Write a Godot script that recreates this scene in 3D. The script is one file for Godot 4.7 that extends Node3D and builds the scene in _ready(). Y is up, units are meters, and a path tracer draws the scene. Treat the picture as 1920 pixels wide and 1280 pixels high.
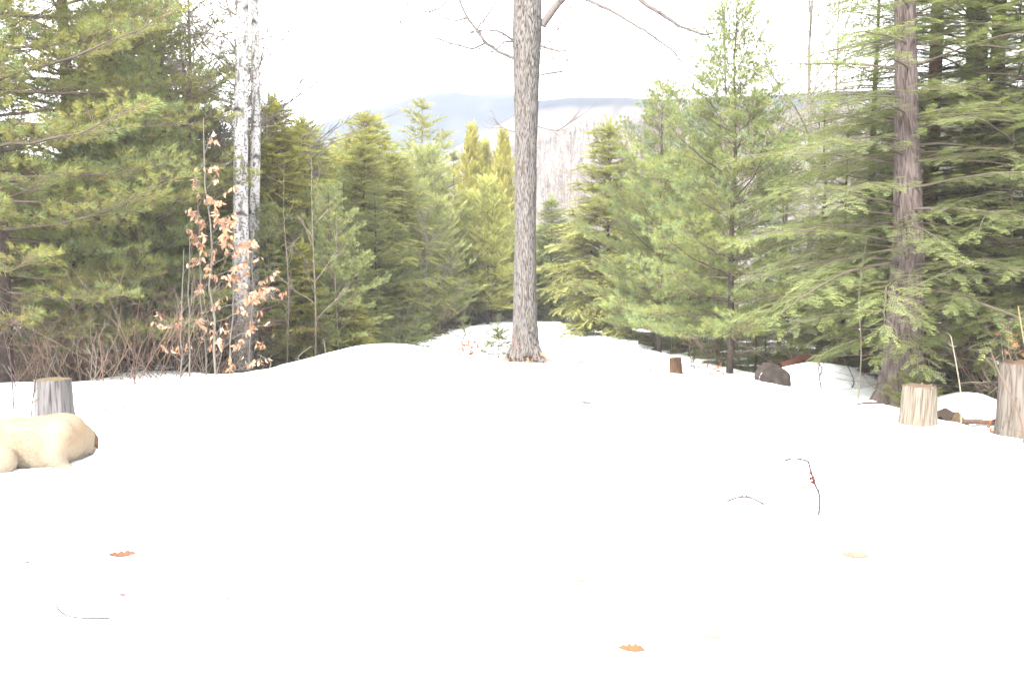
extends Node3D
# A snow-covered clearing at the edge of a mixed wood, hazy mountain behind. Units are metres; the view looks along -z, "d" below is the distance -z.

var used := {}
var rng := RandomNumberGenerator.new()
var rough_noise := FastNoiseLite.new()
var snow_noise := FastNoiseLite.new()
var patch_noise := FastNoiseLite.new()
var bark_noise := FastNoiseLite.new()
var M := {}
var twig_least := 0.0035

# ---------------------------------------------------------------- naming

func numbered(called: String) -> String:
	var n: int = used.get(called, 0)
	used[called] = n + 1
	return called if n == 0 else "%s_%03d" % [called, n]

func tag(o: Node, label: String, category: String, group := "") -> void:
	o.set_meta("label", label)
	o.set_meta("category", category)
	if group != "":
		o.set_meta("group", group)

func thing(called: String, label: String, category: String, at := Vector3.ZERO, group := "", turn := 0.0, size := 1.0) -> Node3D:
	var o := Node3D.new()
	o.name = numbered(called)
	add_child(o)
	o.position = at
	o.rotation.y = turn
	o.scale = Vector3.ONE * size
	tag(o, label, category, group)
	return o

func part(called: String, mesh: Mesh, mat: Material, parent: Node, at := Transform3D()) -> MeshInstance3D:
	var o := MeshInstance3D.new()
	o.name = called
	o.mesh = mesh
	if mat:
		o.material_override = mat
	o.transform = at
	parent.add_child(o, true)
	return o

func lone(called: String, mesh: Mesh, mat: Material, label: String, category: String, at := Vector3.ZERO, group := "", turn := 0.0) -> MeshInstance3D:
	var o := MeshInstance3D.new()
	o.name = numbered(called)
	o.mesh = mesh
	o.material_override = mat
	o.position = at
	o.rotation.y = turn
	add_child(o)
	tag(o, label, category, group)
	return o

func structure(called: String, mesh: Mesh, mat: Material) -> MeshInstance3D:
	var o := MeshInstance3D.new()
	o.name = numbered(called)
	o.mesh = mesh
	o.material_override = mat
	add_child(o)
	o.set_meta("kind", "structure")
	return o

const ORDER := ["most", "second", "third", "fourth", "fifth", "sixth", "seventh", "eighth", "ninth", "tenth", "eleventh", "twelfth", "thirteenth", "fourteenth", "fifteenth", "sixteenth", "seventeenth", "eighteenth", "nineteenth", "twentieth", "twenty first", "twenty second", "twenty third", "twenty fourth"]

func ranked(spots: Array, i: int, of: String) -> String:      # which of a row of alike plants this is, as seen from the clearing
	var rank := 0
	for k in spots.size():
		if k != i and float(spots[k][0]) / spots[k][1] + k * 1e-6 < float(spots[i][0]) / spots[i][1] + i * 1e-6:
			rank += 1
	var back := spots.size() - 1 - rank
	if rank <= back:
		return ("leftmost" if rank == 0 else ORDER[rank] + " from the left") + " of the " + of
	return ("rightmost" if back == 0 else ORDER[back] + " from the right") + " of the " + of

# ---------------------------------------------------------------- materials

func noise_tex(freq: float, a: Color, b: Color, seed_: int, size := 256, octaves := 4) -> NoiseTexture2D:
	var t := NoiseTexture2D.new()
	var n := FastNoiseLite.new()
	n.seed = seed_
	n.frequency = freq
	n.fractal_octaves = octaves
	t.noise = n
	t.width = size
	t.height = size
	t.seamless = true
	var g := Gradient.new()
	g.set_color(0, a)
	g.set_color(1, b)
	t.color_ramp = g
	return t

func bump_tex(freq: float, seed_: int, size := 256) -> NoiseTexture2D:
	var t := NoiseTexture2D.new()
	var n := FastNoiseLite.new()
	n.seed = seed_
	n.frequency = freq
	t.noise = n
	t.width = size
	t.height = size
	t.seamless = true
	t.as_normal_map = true
	t.bump_strength = 6.0
	return t

func vmat(name_: String, rough := 0.85, tint := Color(1, 1, 1), back := Color(0, 0, 0)) -> StandardMaterial3D:
	var m := StandardMaterial3D.new()
	m.resource_name = name_
	m.vertex_color_use_as_albedo = true
	m.albedo_color = tint.linear_to_srgb()
	m.roughness = rough
	m.metallic_specular = 0.25
	m.cull_mode = BaseMaterial3D.CULL_DISABLED
	if back != Color(0, 0, 0):
		m.backlight_enabled = true
		m.backlight = back
	return m

func tri_mat(name_: String, tex: Texture2D, scale_: Vector3, rough := 0.9, bump: Texture2D = null, depth := 1.0) -> StandardMaterial3D:
	var m := StandardMaterial3D.new()
	m.resource_name = name_
	m.albedo_texture = tex
	m.uv1_triplanar = true
	m.uv1_scale = scale_
	m.roughness = rough
	m.metallic_specular = 0.2
	if bump:
		m.normal_enabled = true
		m.normal_texture = bump
		m.normal_scale = depth
	return m

# ---------------------------------------------------------------- shape helpers

func start() -> SurfaceTool:
	var st := SurfaceTool.new()
	st.begin(Mesh.PRIMITIVE_TRIANGLES)
	return st

func tri(st: SurfaceTool, a: Vector3, b: Vector3, c: Vector3, col: Color, col_tip: Color) -> void:
	var n := (c - a).cross(b - a).normalized()
	st.set_normal(n)
	st.set_color(col)
	st.add_vertex(a)
	st.add_vertex(b)
	st.set_color(col_tip)
	st.add_vertex(c)

func rv() -> Vector3:
	return Vector3(rng.randf_range(-1, 1), rng.randf_range(-1, 1), rng.randf_range(-1, 1))

func frame(dir: Vector3, up := Vector3.UP) -> Basis:
	var x := dir.normalized()
	var z := x.cross(up)
	if z.length() < 0.05:
		z = x.cross(Vector3.RIGHT)
	z = z.normalized()
	return Basis(x, z.cross(x).normalized(), z)

func tube(st: SurfaceTool, pts: PackedVector3Array, r0: float, r1: float, sides: int, col: Color, cap := false) -> void:
	var n := pts.size()
	var ring := []
	var prev := Vector3.UP if absf((pts[1] - pts[0]).normalized().y) < 0.9 else Vector3.RIGHT
	for i in n:
		var d := (pts[mini(i + 1, n - 1)] - pts[maxi(i - 1, 0)]).normalized()
		var z := d.cross(prev).normalized()
		var y := z.cross(d).normalized()
		prev = y
		var r := lerpf(r0, r1, float(i) / (n - 1))
		var row := PackedVector3Array()
		var nor := PackedVector3Array()
		for k in sides:
			var a := TAU * k / sides
			var v := y * cos(a) + z * sin(a)
			nor.append(v)
			row.append(pts[i] + v * r)
		ring.append([row, nor])
	st.set_color(col)
	for i in n - 1:
		var p0: PackedVector3Array = ring[i][0]
		var n0: PackedVector3Array = ring[i][1]
		var p1: PackedVector3Array = ring[i + 1][0]
		var n1: PackedVector3Array = ring[i + 1][1]
		for k in sides:
			var q := (k + 1) % sides
			st.set_normal(n0[k]); st.add_vertex(p0[k])
			st.set_normal(n1[k]); st.add_vertex(p1[k])
			st.set_normal(n1[q]); st.add_vertex(p1[q])
			st.set_normal(n0[k]); st.add_vertex(p0[k])
			st.set_normal(n1[q]); st.add_vertex(p1[q])
			st.set_normal(n0[q]); st.add_vertex(p0[q])
	if cap:
		var p: PackedVector3Array = ring[n - 1][0]
		st.set_normal((pts[n - 1] - pts[n - 2]).normalized())
		for k in sides:
			st.add_vertex(pts[n - 1]); st.add_vertex(p[(k + 1) % sides]); st.add_vertex(p[k])

func bent(a: Vector3, b: Vector3, n: int, wob: float, sag := 0.0) -> PackedVector3Array:
	var out := PackedVector3Array()
	var l := (b - a).length()
	for i in n:
		var t := float(i) / (n - 1)
		out.append(a.lerp(b, t) + rv() * wob * l * sin(t * PI) - Vector3.UP * sag * l * sin(t * PI))
	return out

# a thick trunk whose bark ridges are real relief. radius(y) from a list of [y, r]; centre bends by a list of [y, x, z]
func along(list: Array, y: float, k: int) -> float:
	for i in list.size() - 1:
		if y <= list[i + 1][0]:
			var t: float = clampf((y - list[i][0]) / (list[i + 1][0] - list[i][0]), 0, 1)
			return lerpf(list[i][k], list[i + 1][k], t)
	return list[-1][k]

func bark_trunk(radii: Array, bends: Array, sides: int, rows: int, amp: float, across: float, down: float, furrow: Color, ridge: Color, moss: Color, seed_: int, flare := 0.0, gamma := 1.0, ragged := 0.0) -> ArrayMesh:
	var st := start()
	var n := bark_noise
	n.seed = seed_
	var top: float = radii[-1][0]
	var low: float = radii[0][0]
	for i in rows + 1:
		var y := lerpf(low, top, float(i) / rows)
		var r := along(radii, y, 1)
		var c := Vector3(along(bends, y, 1), y, along(bends, y, 2))
		for k in sides + 1:
			var a := TAU * (k % sides) / sides
			var px := cos(a)
			var pz := sin(a)
			var v := n.get_noise_3d(px * across, y * down, pz * across)
			var f := 1.0 - clampf(absf(v) * 2.6, 0, 1)       # 1 along the furrows
			var g := n.get_noise_3d(px * across * 3.1 + 40, y * down * 4.0, pz * across * 3.1)
			var root := flare * maxf(0, 0.35 - y) * (0.6 + 0.7 * sin(a * 5 + seed_) + 0.4 * sin(a * 3 + 1)) if flare > 0 else 0.0
			var rr := r + root - amp * pow(f, 2.0) + amp * 0.35 * g + r * 0.05 * n.get_noise_3d(px * 1.5, y * 0.8 + 9, pz * 1.5)
			var col := ridge.lerp(furrow, clampf(pow(f, gamma) * 0.9 + 0.25 * g, 0, 1))
			var mo := patch_noise.get_noise_3d(px * 14, y * 13, pz * 14 + seed_)
			col = col.lerp(moss, clampf((mo - 0.22) * 2.5, 0, 0.75))
			st.set_color(col)
			st.set_smooth_group(0)
			var lift := ragged * (n.get_noise_3d(px * 5, 3, pz * 5) + 0.6 * n.get_noise_3d(px * 17, 7, pz * 17)) if i == rows else 0.0
			st.add_vertex(c + Vector3(px * rr, lift, pz * rr))
	for i in rows:
		for k in sides:
			var q := i * (sides + 1) + k
			var w := q + sides + 1
			for idx in [q, w, w + 1, q, w + 1, q + 1]:
				st.add_index(idx)
	st.generate_normals()
	return st.commit()

# ---------------------------------------------------------------- terrain

const LEFT_EDGE := [[-40.0, -40.0], [11.0, -14.0], [11.7, -7.2], [12.4, -4.9], [13.1, -3.75], [13.7, -2.7], [17.0, -2.3], [26.0, -1.75], [30.0, -0.9], [33.0, 0.5]]
const RIGHT_EDGE := [[-40.0, 40.0], [6.0, 12.0], [8.0, 7.5], [10.0, 6.3], [12.0, 5.5], [13.2, 5.1], [14.0, 4.4], [17.5, 3.7], [20.0, 3.1], [26.0, 2.4], [30.0, 1.5], [33.0, 0.5]]
const BANK := [[-9.0, 15.6], [0.2, 14.7], [3.33, 11.9], [4.32, 10.0], [4.63, 8.3], [4.95, 6.5], [5.5, 3.0], [6.0, -40.0]]

func bump(x: float, d: float, cx: float, cd: float, sx: float, sd: float) -> float:
	return exp(-((x - cx) / sx) ** 2 - ((d - cd) / sd) ** 2)

func earth(x: float, d: float) -> float:         # height of the bare ground
	var h := -0.021 * maxf(0, d - 14) * (1.0 - 0.7 * smoothstep(1.0, 6.0, x))
	h -= 0.11 * maxf(0, d - 44)
	h += 0.42 * bump(x, d, -1.88, 13.2, 1.35, 1.25)
	var u := d - along(BANK, x, 1)
	h -= 0.2 * smoothstep(0.0, 1.6, u) * smoothstep(-0.4, 1.2, x) * (1.0 - smoothstep(17.0, 22.0, d))
	h += 0.34 * bump(x, d, 4.65, 13.1, 1.0, 0.7) + 0.3 * bump(x, d, 5.35, 10.2, 0.5, 0.8)
	h += 0.05 * snow_noise.get_noise_2d(x, d) * smoothstep(6.0, 14.0, absf(x) + d * 0.6)
	return h - 0.1

func cover(x: float, d: float) -> float:         # how deep the snow lies on it
	var m := minf(x - along(LEFT_EDGE, d, 1), along(RIGHT_EDGE, d, 1) - x)
	if d > 33:
		m = -2
	var e := m * 0.22 + 0.10 * patch_noise.get_noise_2d(x * 6, d * 6)
	var deep := clampf(e, -0.12, 0.1)
	if m < 0:
		deep = maxf(deep, -0.03 + 0.13 * patch_noise.get_noise_2d(x * 2.2 + 70, d * 2.2))
	return deep

func surface(x: float, d: float) -> float:       # what one stands on
	return earth(x, d) + maxf(0, cover(x, d)) + 0.012 * snow_noise.get_noise_2d(x * 9, d * 9) * clampf(cover(x, d) * 10, 0, 1)

func on(x: float, d: float, sink := 0.0) -> Vector3:
	return Vector3(x, surface(x, d) - sink, -d)

func sheet(xs: PackedFloat32Array, ds: PackedFloat32Array, height: Callable, keep: Callable, tint: Callable) -> ArrayMesh:
	var st := start()
	st.set_smooth_group(0)
	var w := xs.size()
	var ok := PackedByteArray()
	for d in ds:
		for x in xs:
			st.set_color(tint.call(x, d))
			st.set_uv(Vector2(x, d))
			st.add_vertex(Vector3(x, height.call(x, d), -d))
			ok.append(1 if keep.call(x, d) else 0)
	for i in ds.size() - 1:
		for k in w - 1:
			var q := i * w + k
			if ok[q] + ok[q + 1] + ok[q + w] + ok[q + w + 1] == 0:
				continue
			for idx in [q, q + w, q + w + 1, q, q + w + 1, q + 1]:
				st.add_index(idx)
	st.generate_normals()
	return st.commit()

func steps(a: float, b: float, s: float) -> PackedFloat32Array:
	var out := PackedFloat32Array()
	var n := int((b - a) / s) + 1
	for i in n:
		out.append(a + i * s)
	return out

# far country: ridge crests as [bearing, height over distance]
const HARDWOOD_RIDGE := [[-1.4, 0.06], [-0.45, 0.075], [-0.213, 0.094], [-0.066, 0.10], [0.024, 0.135], [0.131, 0.158], [0.26, 0.163], [0.5, 0.165], [1.4, 0.13]]
const SPRUCE_RIDGE := [[-1.4, 0.04], [-0.2, 0.07], [-0.096, 0.115], [-0.03, 0.155], [0.024, 0.183], [0.072, 0.188], [0.131, 0.187], [0.31, 0.184], [0.52, 0.178], [1.4, 0.12]]
const MOUNTAIN := [[-1.4, 0.05], [-0.55, 0.09], [-0.38, 0.125], [-0.219, 0.155], [-0.155, 0.172], [-0.108, 0.186], [-0.09, 0.191], [-0.066, 0.1925], [-0.045, 0.1905], [0.0, 0.1915], [0.03, 0.18], [0.14, 0.15], [1.4, 0.06]]

func far_height(b: float, r: float) -> float:
	var base := -0.9 - 0.11 * clampf(r - 44, 0, 130) 
	var x := sin(b) * r
	var d := cos(b) * r
	var h := base
	var n := rough_noise.get_noise_2d(x * 0.35, d * 0.35) * 0.6 + rough_noise.get_noise_2d(x * 1.3, d * 1.3) * 0.3
	h = maxf(h, (along(HARDWOOD_RIDGE, b, 1) * 900.0 + 14.0 * n + 14) * exp(-((r - 900.0) / 330.0) ** 2) - 16)
	h = maxf(h, (along(SPRUCE_RIDGE, b, 1) * 1900.0 + 16.0 * n - 4) * exp(-((r - 1900.0) / 620.0) ** 2) - 16)
	h = maxf(h, (along(MOUNTAIN, b, 1) * 3800.0 + 30.0 * n - 24) * exp(-((r - 3800.0) / 1300.0) ** 2) - 16)
	return h

func far_country() -> ArrayMesh:
	var st := start()
	st.set_smooth_group(0)
	var radii := PackedFloat32Array()
	var r := 46.0
	while r < 5600:
		radii.append(r)
		r *= 1.032
	var across := 260
	for rr in radii:
		for k in across + 1:
			var b := lerpf(-1.35, 1.35, float(k) / across)
			var h := far_height(b, rr)
			var x := sin(b) * rr
			var d := cos(b) * rr
			var n := rough_noise.get_noise_2d(x * 0.8 + 500, d * 0.8) + 0.5 * rough_noise.get_noise_2d(x * 4, d * 4)
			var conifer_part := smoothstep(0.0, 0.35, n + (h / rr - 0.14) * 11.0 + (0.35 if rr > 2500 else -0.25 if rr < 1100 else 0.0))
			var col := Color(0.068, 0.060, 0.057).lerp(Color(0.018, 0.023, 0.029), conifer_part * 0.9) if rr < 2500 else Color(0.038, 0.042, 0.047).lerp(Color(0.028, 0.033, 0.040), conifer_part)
			if rr < 70:
				col = Color(0.12, 0.115, 0.11)
			st.set_color(col)
			st.add_vertex(Vector3(x, h, -d))
	for i in radii.size() - 1:
		for k in across:
			var q := i * (across + 1) + k
			var w := q + across + 1
			for idx in [q, w, w + 1, q, w + 1, q + 1]:
				st.add_index(idx)
	st.generate_normals()
	return st.commit()

# ---------------------------------------------------------------- sprays of needles (each a small mesh that the crowns are joined from)

const TWIG := Color(0.13, 0.10, 0.075)

func vary(c: Color, f: float) -> Color:
	var k := rng.randf_range(1.0 - f, 1.0 + f)
	return Color(c.r * k * rng.randf_range(1 - f * 0.5, 1 + f * 0.5), c.g * k, c.b * k * rng.randf_range(1 - f * 0.6, 1 + f * 0.6))

func stick(st: SurfaceTool, a: Vector3, b: Vector3, w: float, col: Color) -> void:
	var f := frame(b - a)
	tri(st, a - f.z * w, a + f.z * w, b, col, col)
	tri(st, a - f.y * w, a + f.y * w, b, col, col)

func tuft(st: SurfaceTool, at: Vector3, dir: Vector3, n: int, length: float, width: float, col: Color, spread: float) -> void:
	for i in n:
		var v := (dir + rv() * spread + Vector3.UP * 0.12).normalized()
		var side := v.cross(rv()).normalized() * width * 0.5
		var c := vary(col, 0.16)
		tri(st, at - side, at + side, at + v * length * rng.randf_range(0.75, 1.15), c, c)

func pine_spray(col: Color, needles: int, w: float) -> ArrayMesh:
	var st := start()
	var end := Vector3(0.33, rng.randf_range(0.0, 0.05), rng.randf_range(-0.03, 0.03))
	stick(st, Vector3.ZERO, end, 0.004, TWIG)
	var side := 1.0
	for t in [0.28, 0.42, 0.55, 0.68, 0.8, 0.9]:
		side = -side
		var p: Vector3 = end * t
		var dir := Vector3(0.75, rng.randf_range(0.02, 0.3), side * rng.randf_range(0.5, 0.8)).normalized()
		var q: Vector3 = p + dir * rng.randf_range(0.07, 0.13) * (1.25 - 0.6 * t)
		stick(st, p, q, 0.003, TWIG)
		tuft(st, q, dir, needles, 0.1, w, col, 0.62)
	tuft(st, end, Vector3.RIGHT, needles + 3, 0.1, w, col, 0.6)
	return st.commit()

func hemlock_spray(col: Color, tip: Color, blades: int) -> ArrayMesh:
	var st := start()
	var l := 0.34
	var prev := Vector3.ZERO
	for i in 10:
		var t := (i + 1) / 10.0
		var p := Vector3(l * t, -0.05 * t * t + rng.randf_range(-0.008, 0.008), rng.randf_range(-0.01, 0.01))
		stick(st, prev, p, 0.0026, TWIG)
		for s in [-1.0, 1.0]:
			var tl := lerpf(0.15, 0.035, t) * rng.randf_range(0.7, 1.15)
			var dir := Vector3(0.72, rng.randf_range(-0.14, 0.08), s * 0.8).normalized()
			var f := frame(dir)
			for k in blades:
				var u := float(k) / blades
				var b := prev + dir * tl * u
				for e in [-1.0, 1.0]:
					var v: Vector3 = (f.x * 0.75 + f.z * e * 0.8 + f.y * rng.randf_range(-0.15, 0.15)).normalized()
					var c := vary(col.lerp(tip, clampf(u * u * 0.7 + rng.randf_range(-0.2, 0.3), 0, 1)), 0.12)
					tri(st, b - f.x * 0.0048, b + f.x * 0.0048, b + v * 0.02 * rng.randf_range(0.7, 1.2), c, c)
		prev = p
	return st.commit()

func spruce_spray(col: Color, tip: Color, needles: int) -> ArrayMesh:
	var st := start()
	var shoots := [[Vector3.ZERO, Vector3(0.32, 0.02, 0)]]
	for t in [0.25, 0.42, 0.58, 0.74]:
		for s in [-1.0, 1.0]:
			var p := Vector3(0.32 * t, 0, 0)
			var dir := Vector3(0.78, rng.randf_range(-0.05, 0.2), s * 0.62).normalized()
			shoots.append([p, p + dir * lerpf(0.17, 0.07, t) * rng.randf_range(0.8, 1.2)])
	for sh in shoots:
		var a: Vector3 = sh[0]
		var b: Vector3 = sh[1]
		stick(st, a, b, 0.003, TWIG)
		var f := frame(b - a)
		var count := int(needles * (b - a).length() / 0.14)
		for k in count:
			var u := (k + 0.5) / count
			var ang := rng.randf_range(-0.6, PI + 0.6)
			var v := (f.x * 0.8 + f.y * sin(ang) * 0.7 + f.z * cos(ang) * 0.9).normalized()
			var c := vary(col.lerp(tip, clampf(u * 0.6 + rng.randf_range(-0.3, 0.3), 0, 1)), 0.14)
			var side := v.cross(f.x).normalized() * 0.0045
			var base := a.lerp(b, u)
			tri(st, base - side, base + side, base + v * 0.027 * rng.randf_range(0.8, 1.3), c, c)
	return st.commit()

func coarse_spray(col: Color, tip: Color, n: int, blade: float, width: float, droop: float, upright: float) -> ArrayMesh:   # for trees farther off
	var st := start()
	stick(st, Vector3.ZERO, Vector3(0.36, -droop, 0), 0.004, TWIG)
	for i in n:
		var t := (i + 0.5) / n
		var s := 1.0 if i % 2 == 0 else -1.0
		var p := Vector3(0.38 * t, -droop * t * t, 0)
		var v := Vector3(0.8, rng.randf_range(-0.25, 0.3) + upright * rng.randf_range(0.2, 1.0), s * rng.randf_range(0.35, 0.9)).normalized()
		var side := v.cross(Vector3(rng.randf_range(-0.4, 0.4), 1, rng.randf_range(-0.7, 0.7))).normalized() * width * 0.5
		var c := vary(col.lerp(tip, rng.randf()), 0.16)
		tri(st, p - side, p + side, p + v * blade * lerpf(1.2, 0.6, t) * rng.randf_range(0.7, 1.2), c, c)
	return st.commit()

# ---------------------------------------------------------------- conifers

func conifer(q: Dictionary) -> Dictionary:
	rng.seed = q.seed
	var limbs := start()
	var green := start()
	var h: float = q.h
	var base: float = q.base
	var sprays: Array = q.sprays
	var sc: float = q.sc
	var bark: Color = q.get("bark", Color(0.10, 0.078, 0.065))
	var y := base
	var az := rng.randf() * TAU
	while y < h - 0.12:
		var t := (y - base) / (h - base)
		var prof: float = pow(1.0 - t, q.prof) * minf(1.0, 0.62 + t * 5.0)
		az += 1.1 + rng.randf() * 0.8
		var per: int = q.per
		for k in per:
			var l: float = q.rad * prof * rng.randf_range(0.5, 1.18) + 0.06
			var a := az + TAU * k / per + rng.randf_range(-0.25, 0.25)
			var elev := deg_to_rad(lerpf(q.e0, q.e1, t) + rng.randf_range(-9, 9))
			var out := Vector3(cos(a), 0, sin(a))
			var pts := PackedVector3Array()
			var p := Vector3(0, y + rng.randf_range(-0.12, 0.12) * q.whorl * 2, 0)
			var n := 7
			var sway := rng.randf_range(-0.3, 0.3)
			for i in n:
				pts.append(p)
				var s := float(i) / (n - 1)
				var e: float = elev + q.curve * s * s - q.get("sag", 0.0) * s
				var o := out.rotated(Vector3.UP, sway * s)
				p += (o * cos(e) + Vector3.UP * sin(e) + rv() * 0.07) * l / (n - 1)
			tube(limbs, pts, clampf(0.008 * l + 0.003, 0.004, 0.03) * q.get("thick", 1.0), 0.002, 3, bark)
			# leafy twigs on both sides of the limb
			var s0: float = l * q.bare
			var s := s0
			while s < l:
				var f := s / l * (n - 1)
				var i0 := mini(int(f), n - 2)
				var pos := pts[i0].lerp(pts[i0 + 1], f - i0)
				var dir := (pts[i0 + 1] - pts[i0]).normalized()
				var fr := frame(dir)
				for side in [-1.0, 1.0]:
					var tl: float = minf(q.tw * (l - s) + 0.1, q.maxtw) * rng.randf_range(0.6, 1.15)
					var td: Vector3 = (dir * rng.randf_range(0.5, 0.8) + fr.z * side * rng.randf_range(0.6, 0.9) + Vector3.UP * rng.randf_range(q.up0, q.up1)).normalized()
					var count := maxi(1, int(ceil(tl / (0.30 * sc))))
					for c in count:
						var at: Vector3 = pos + td * (tl * c / count)
						var up: Vector3 = (Vector3.UP + rv() * q.get("roll", 0.45)).normalized()
						var d2: Vector3 = (td + rv() * 0.25).normalized()
						if c > 0:
							d2 = (d2 + fr.x * 0.3 * c).normalized()
						var b := frame(d2, up).scaled(Vector3.ONE * sc * rng.randf_range(0.75, 1.2))
						green.append_from(sprays[rng.randi() % sprays.size()], 0, Transform3D(b, at))
				s += q.step * (1.0 + q.get("thin", 0.9) * t) * rng.randf_range(0.75, 1.25)
			var last := frame((pts[n - 1] - pts[n - 2]).normalized(), (Vector3.UP + rv() * 0.4).normalized())
			green.append_from(sprays[rng.randi() % sprays.size()], 0, Transform3D(last.scaled(Vector3.ONE * sc), pts[n - 1] - last.x * 0.1))
		y += q.whorl * rng.randf_range(0.75, 1.25)
	for i in 5:
		var b := frame((Vector3.UP + rv() * 0.25).normalized(), Vector3.RIGHT).scaled(Vector3.ONE * sc)
		green.append_from(sprays[rng.randi() % sprays.size()], 0, Transform3D(b, Vector3(0, h - 0.3 + 0.07 * i, 0)))
	# dead twigs below the living crown
	var dead: int = q.get("dead", 0)
	for i in dead:
		var a := rng.randf() * TAU
		var yy := rng.randf_range(0.25, base + 0.5)
		var l: float = rng.randf_range(0.3, 0.55) * q.rad
		var e := Vector3(cos(a) * l, yy + rng.randf_range(-0.2, 0.25) * l, sin(a) * l)
		var pts := bent(Vector3(0, yy, 0), e, 5, 0.05, 0.05)
		tube(limbs, pts, 0.006, 0.0015, 3, Color(0.13, 0.105, 0.09))
		for k in 4:
			var b0 := pts[rng.randi_range(1, 4)]
			tube(limbs, bent(b0, b0 + Vector3(cos(a + rng.randf_range(-1, 1)), rng.randf_range(-0.3, 0.2), sin(a + rng.randf_range(-1, 1))) * rng.randf_range(0.15, 0.4), 3, 0.06), 0.003, 0.001, 3, Color(0.14, 0.11, 0.09))
	var r0: float = q.r
	var trunk: Mesh
	if q.has("trunk"):
		trunk = q.trunk
	else:
		var ts := start()
		var line := PackedVector3Array()
		for i in 9:
			line.append(Vector3(sin(i * 1.7 + q.seed) * 0.03, -0.3 + (h + 0.2) * i / 8.0, cos(i * 2.1) * 0.02))
		tube(ts, line, r0, 0.008, 9, bark)
		trunk = ts.commit()
	return {"trunk": trunk, "limbs": limbs.commit(), "green": green.commit()}

func plant(p: Dictionary, called: String, label: String, category: String, x: float, d: float, turn: float, size := 1.0, leaf: Material = null, group := "", trunk_mat: Material = null) -> Node3D:
	var o := thing(called, label, category, on(x, d, 0.02), group, turn, size)
	part("trunk", p.trunk, trunk_mat if trunk_mat else M.bark, o)
	var l := part("limbs", p.limbs, M.wood, o)
	l.set_meta("kind", "stuff")
	if p.has("green"):
		var g := part("needles", p.green, leaf if leaf else M.needles, o)
		g.set_meta("kind", "stuff")
	return o

# ---------------------------------------------------------------- bare trees and shrubs

func bare_limb(st: SurfaceTool, a: Vector3, dir: Vector3, l: float, r: float, level: int, col: Color, kids: int, spread: float) -> void:
	var n := 5
	var pts := PackedVector3Array()
	var p := a
	var d := dir
	for i in n:
		pts.append(p)
		p += d * l / (n - 1)
		d = (d + rv() * 0.17 + Vector3.UP * 0.05).normalized()
	tube(st, pts, r, r * 0.35, 4 if level > 1 else 3, col)
	if level == 0:
		return
	for k in kids:
		var t := rng.randf_range(0.3, 1.0)
		var f := t * (n - 1)
		var i0 := mini(int(f), n - 2)
		var q := pts[i0].lerp(pts[i0 + 1], f - i0)
		var nd := ((pts[i0 + 1] - pts[i0]).normalized() + rv() * spread).normalized()
		bare_limb(st, q, nd, l * rng.randf_range(0.35, 0.6), maxf(r * lerpf(0.7, 0.35, t), twig_least), level - 1, col, kids, spread)

func bare_tree(seed_: int, h: float, r: float, first: float, limbs_n: int, levels: int, kids: int, bark: Color, twig: Color, up: float, reach := 0.34) -> Dictionary:
	rng.seed = seed_
	var t := start()
	var line := PackedVector3Array()
	for i in 10:
		line.append(Vector3(sin(i * 0.9 + seed_) * 0.012 * h * 0.5, -0.3 + (h + 0.3) * i / 9.0, cos(i * 1.1 + seed_) * 0.012 * h * 0.5))
	tube(t, line, r, r * 0.12, 8, bark)
	var st := start()
	for i in limbs_n:
		var f := lerpf(first, 0.97, (i + rng.randf()) / limbs_n)
		var k := f * 9
		var i0 := mini(int(k), 8)
		var p := line[i0].lerp(line[i0 + 1], k - i0)
		var a := rng.randf() * TAU
		bare_limb(st, p, Vector3(cos(a), up * rng.randf_range(0.6, 1.4), sin(a)).normalized(), h * reach * (1.15 - f), r * 0.4 * (1.1 - f) + 0.003, levels, twig, kids, 0.55)
	return {"trunk": t.commit(), "limbs": st.commit()}

func cane_shrub(seed_: int, n: int, h: float, spread: float, cols: Array) -> ArrayMesh:
	rng.seed = seed_
	var st := start()
	for i in n:
		var a := rng.randf() * TAU
		var b := Vector3(cos(a), 0, sin(a)) * rng.randf() * spread * 0.35
		var dir := Vector3(cos(a) * rng.randf_range(0.1, 1.5), 1, sin(a) * rng.randf_range(0.1, 1.5)).normalized()
		var l := h * rng.randf_range(0.5, 1.1)
		bare_limb(st, b - Vector3.UP * 0.05, dir, l, rng.randf_range(0.004, 0.008), 2, cols[rng.randi() % cols.size()], 3, 0.6)
	return st.commit()

# ---------------------------------------------------------------- leaves

func beech_leaf(col: Color, curl: float) -> ArrayMesh:
	var st := start()
	var n := 5
	var mid := PackedVector3Array()
	var wid := [0.0, 0.017, 0.023, 0.017, 0.0]
	for i in n:
		var t := float(i) / (n - 1)
		mid.append(Vector3(0.095 * t, -curl * t * t * 0.06, 0))
	for i in n - 1:
		for s in [-1.0, 1.0]:
			var lift := 0.35
			var a0: Vector3 = mid[i] + Vector3(0, wid[i] * lift, wid[i] * s)
			var a1: Vector3 = mid[i + 1] + Vector3(0, wid[i + 1] * lift, wid[i + 1] * s)
			var c := vary(col, 0.12)
			tri(st, mid[i], mid[i + 1], a1, c, c)
			if i > 0:
				tri(st, mid[i], a1, a0, c, c)
	return st.commit()

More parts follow.
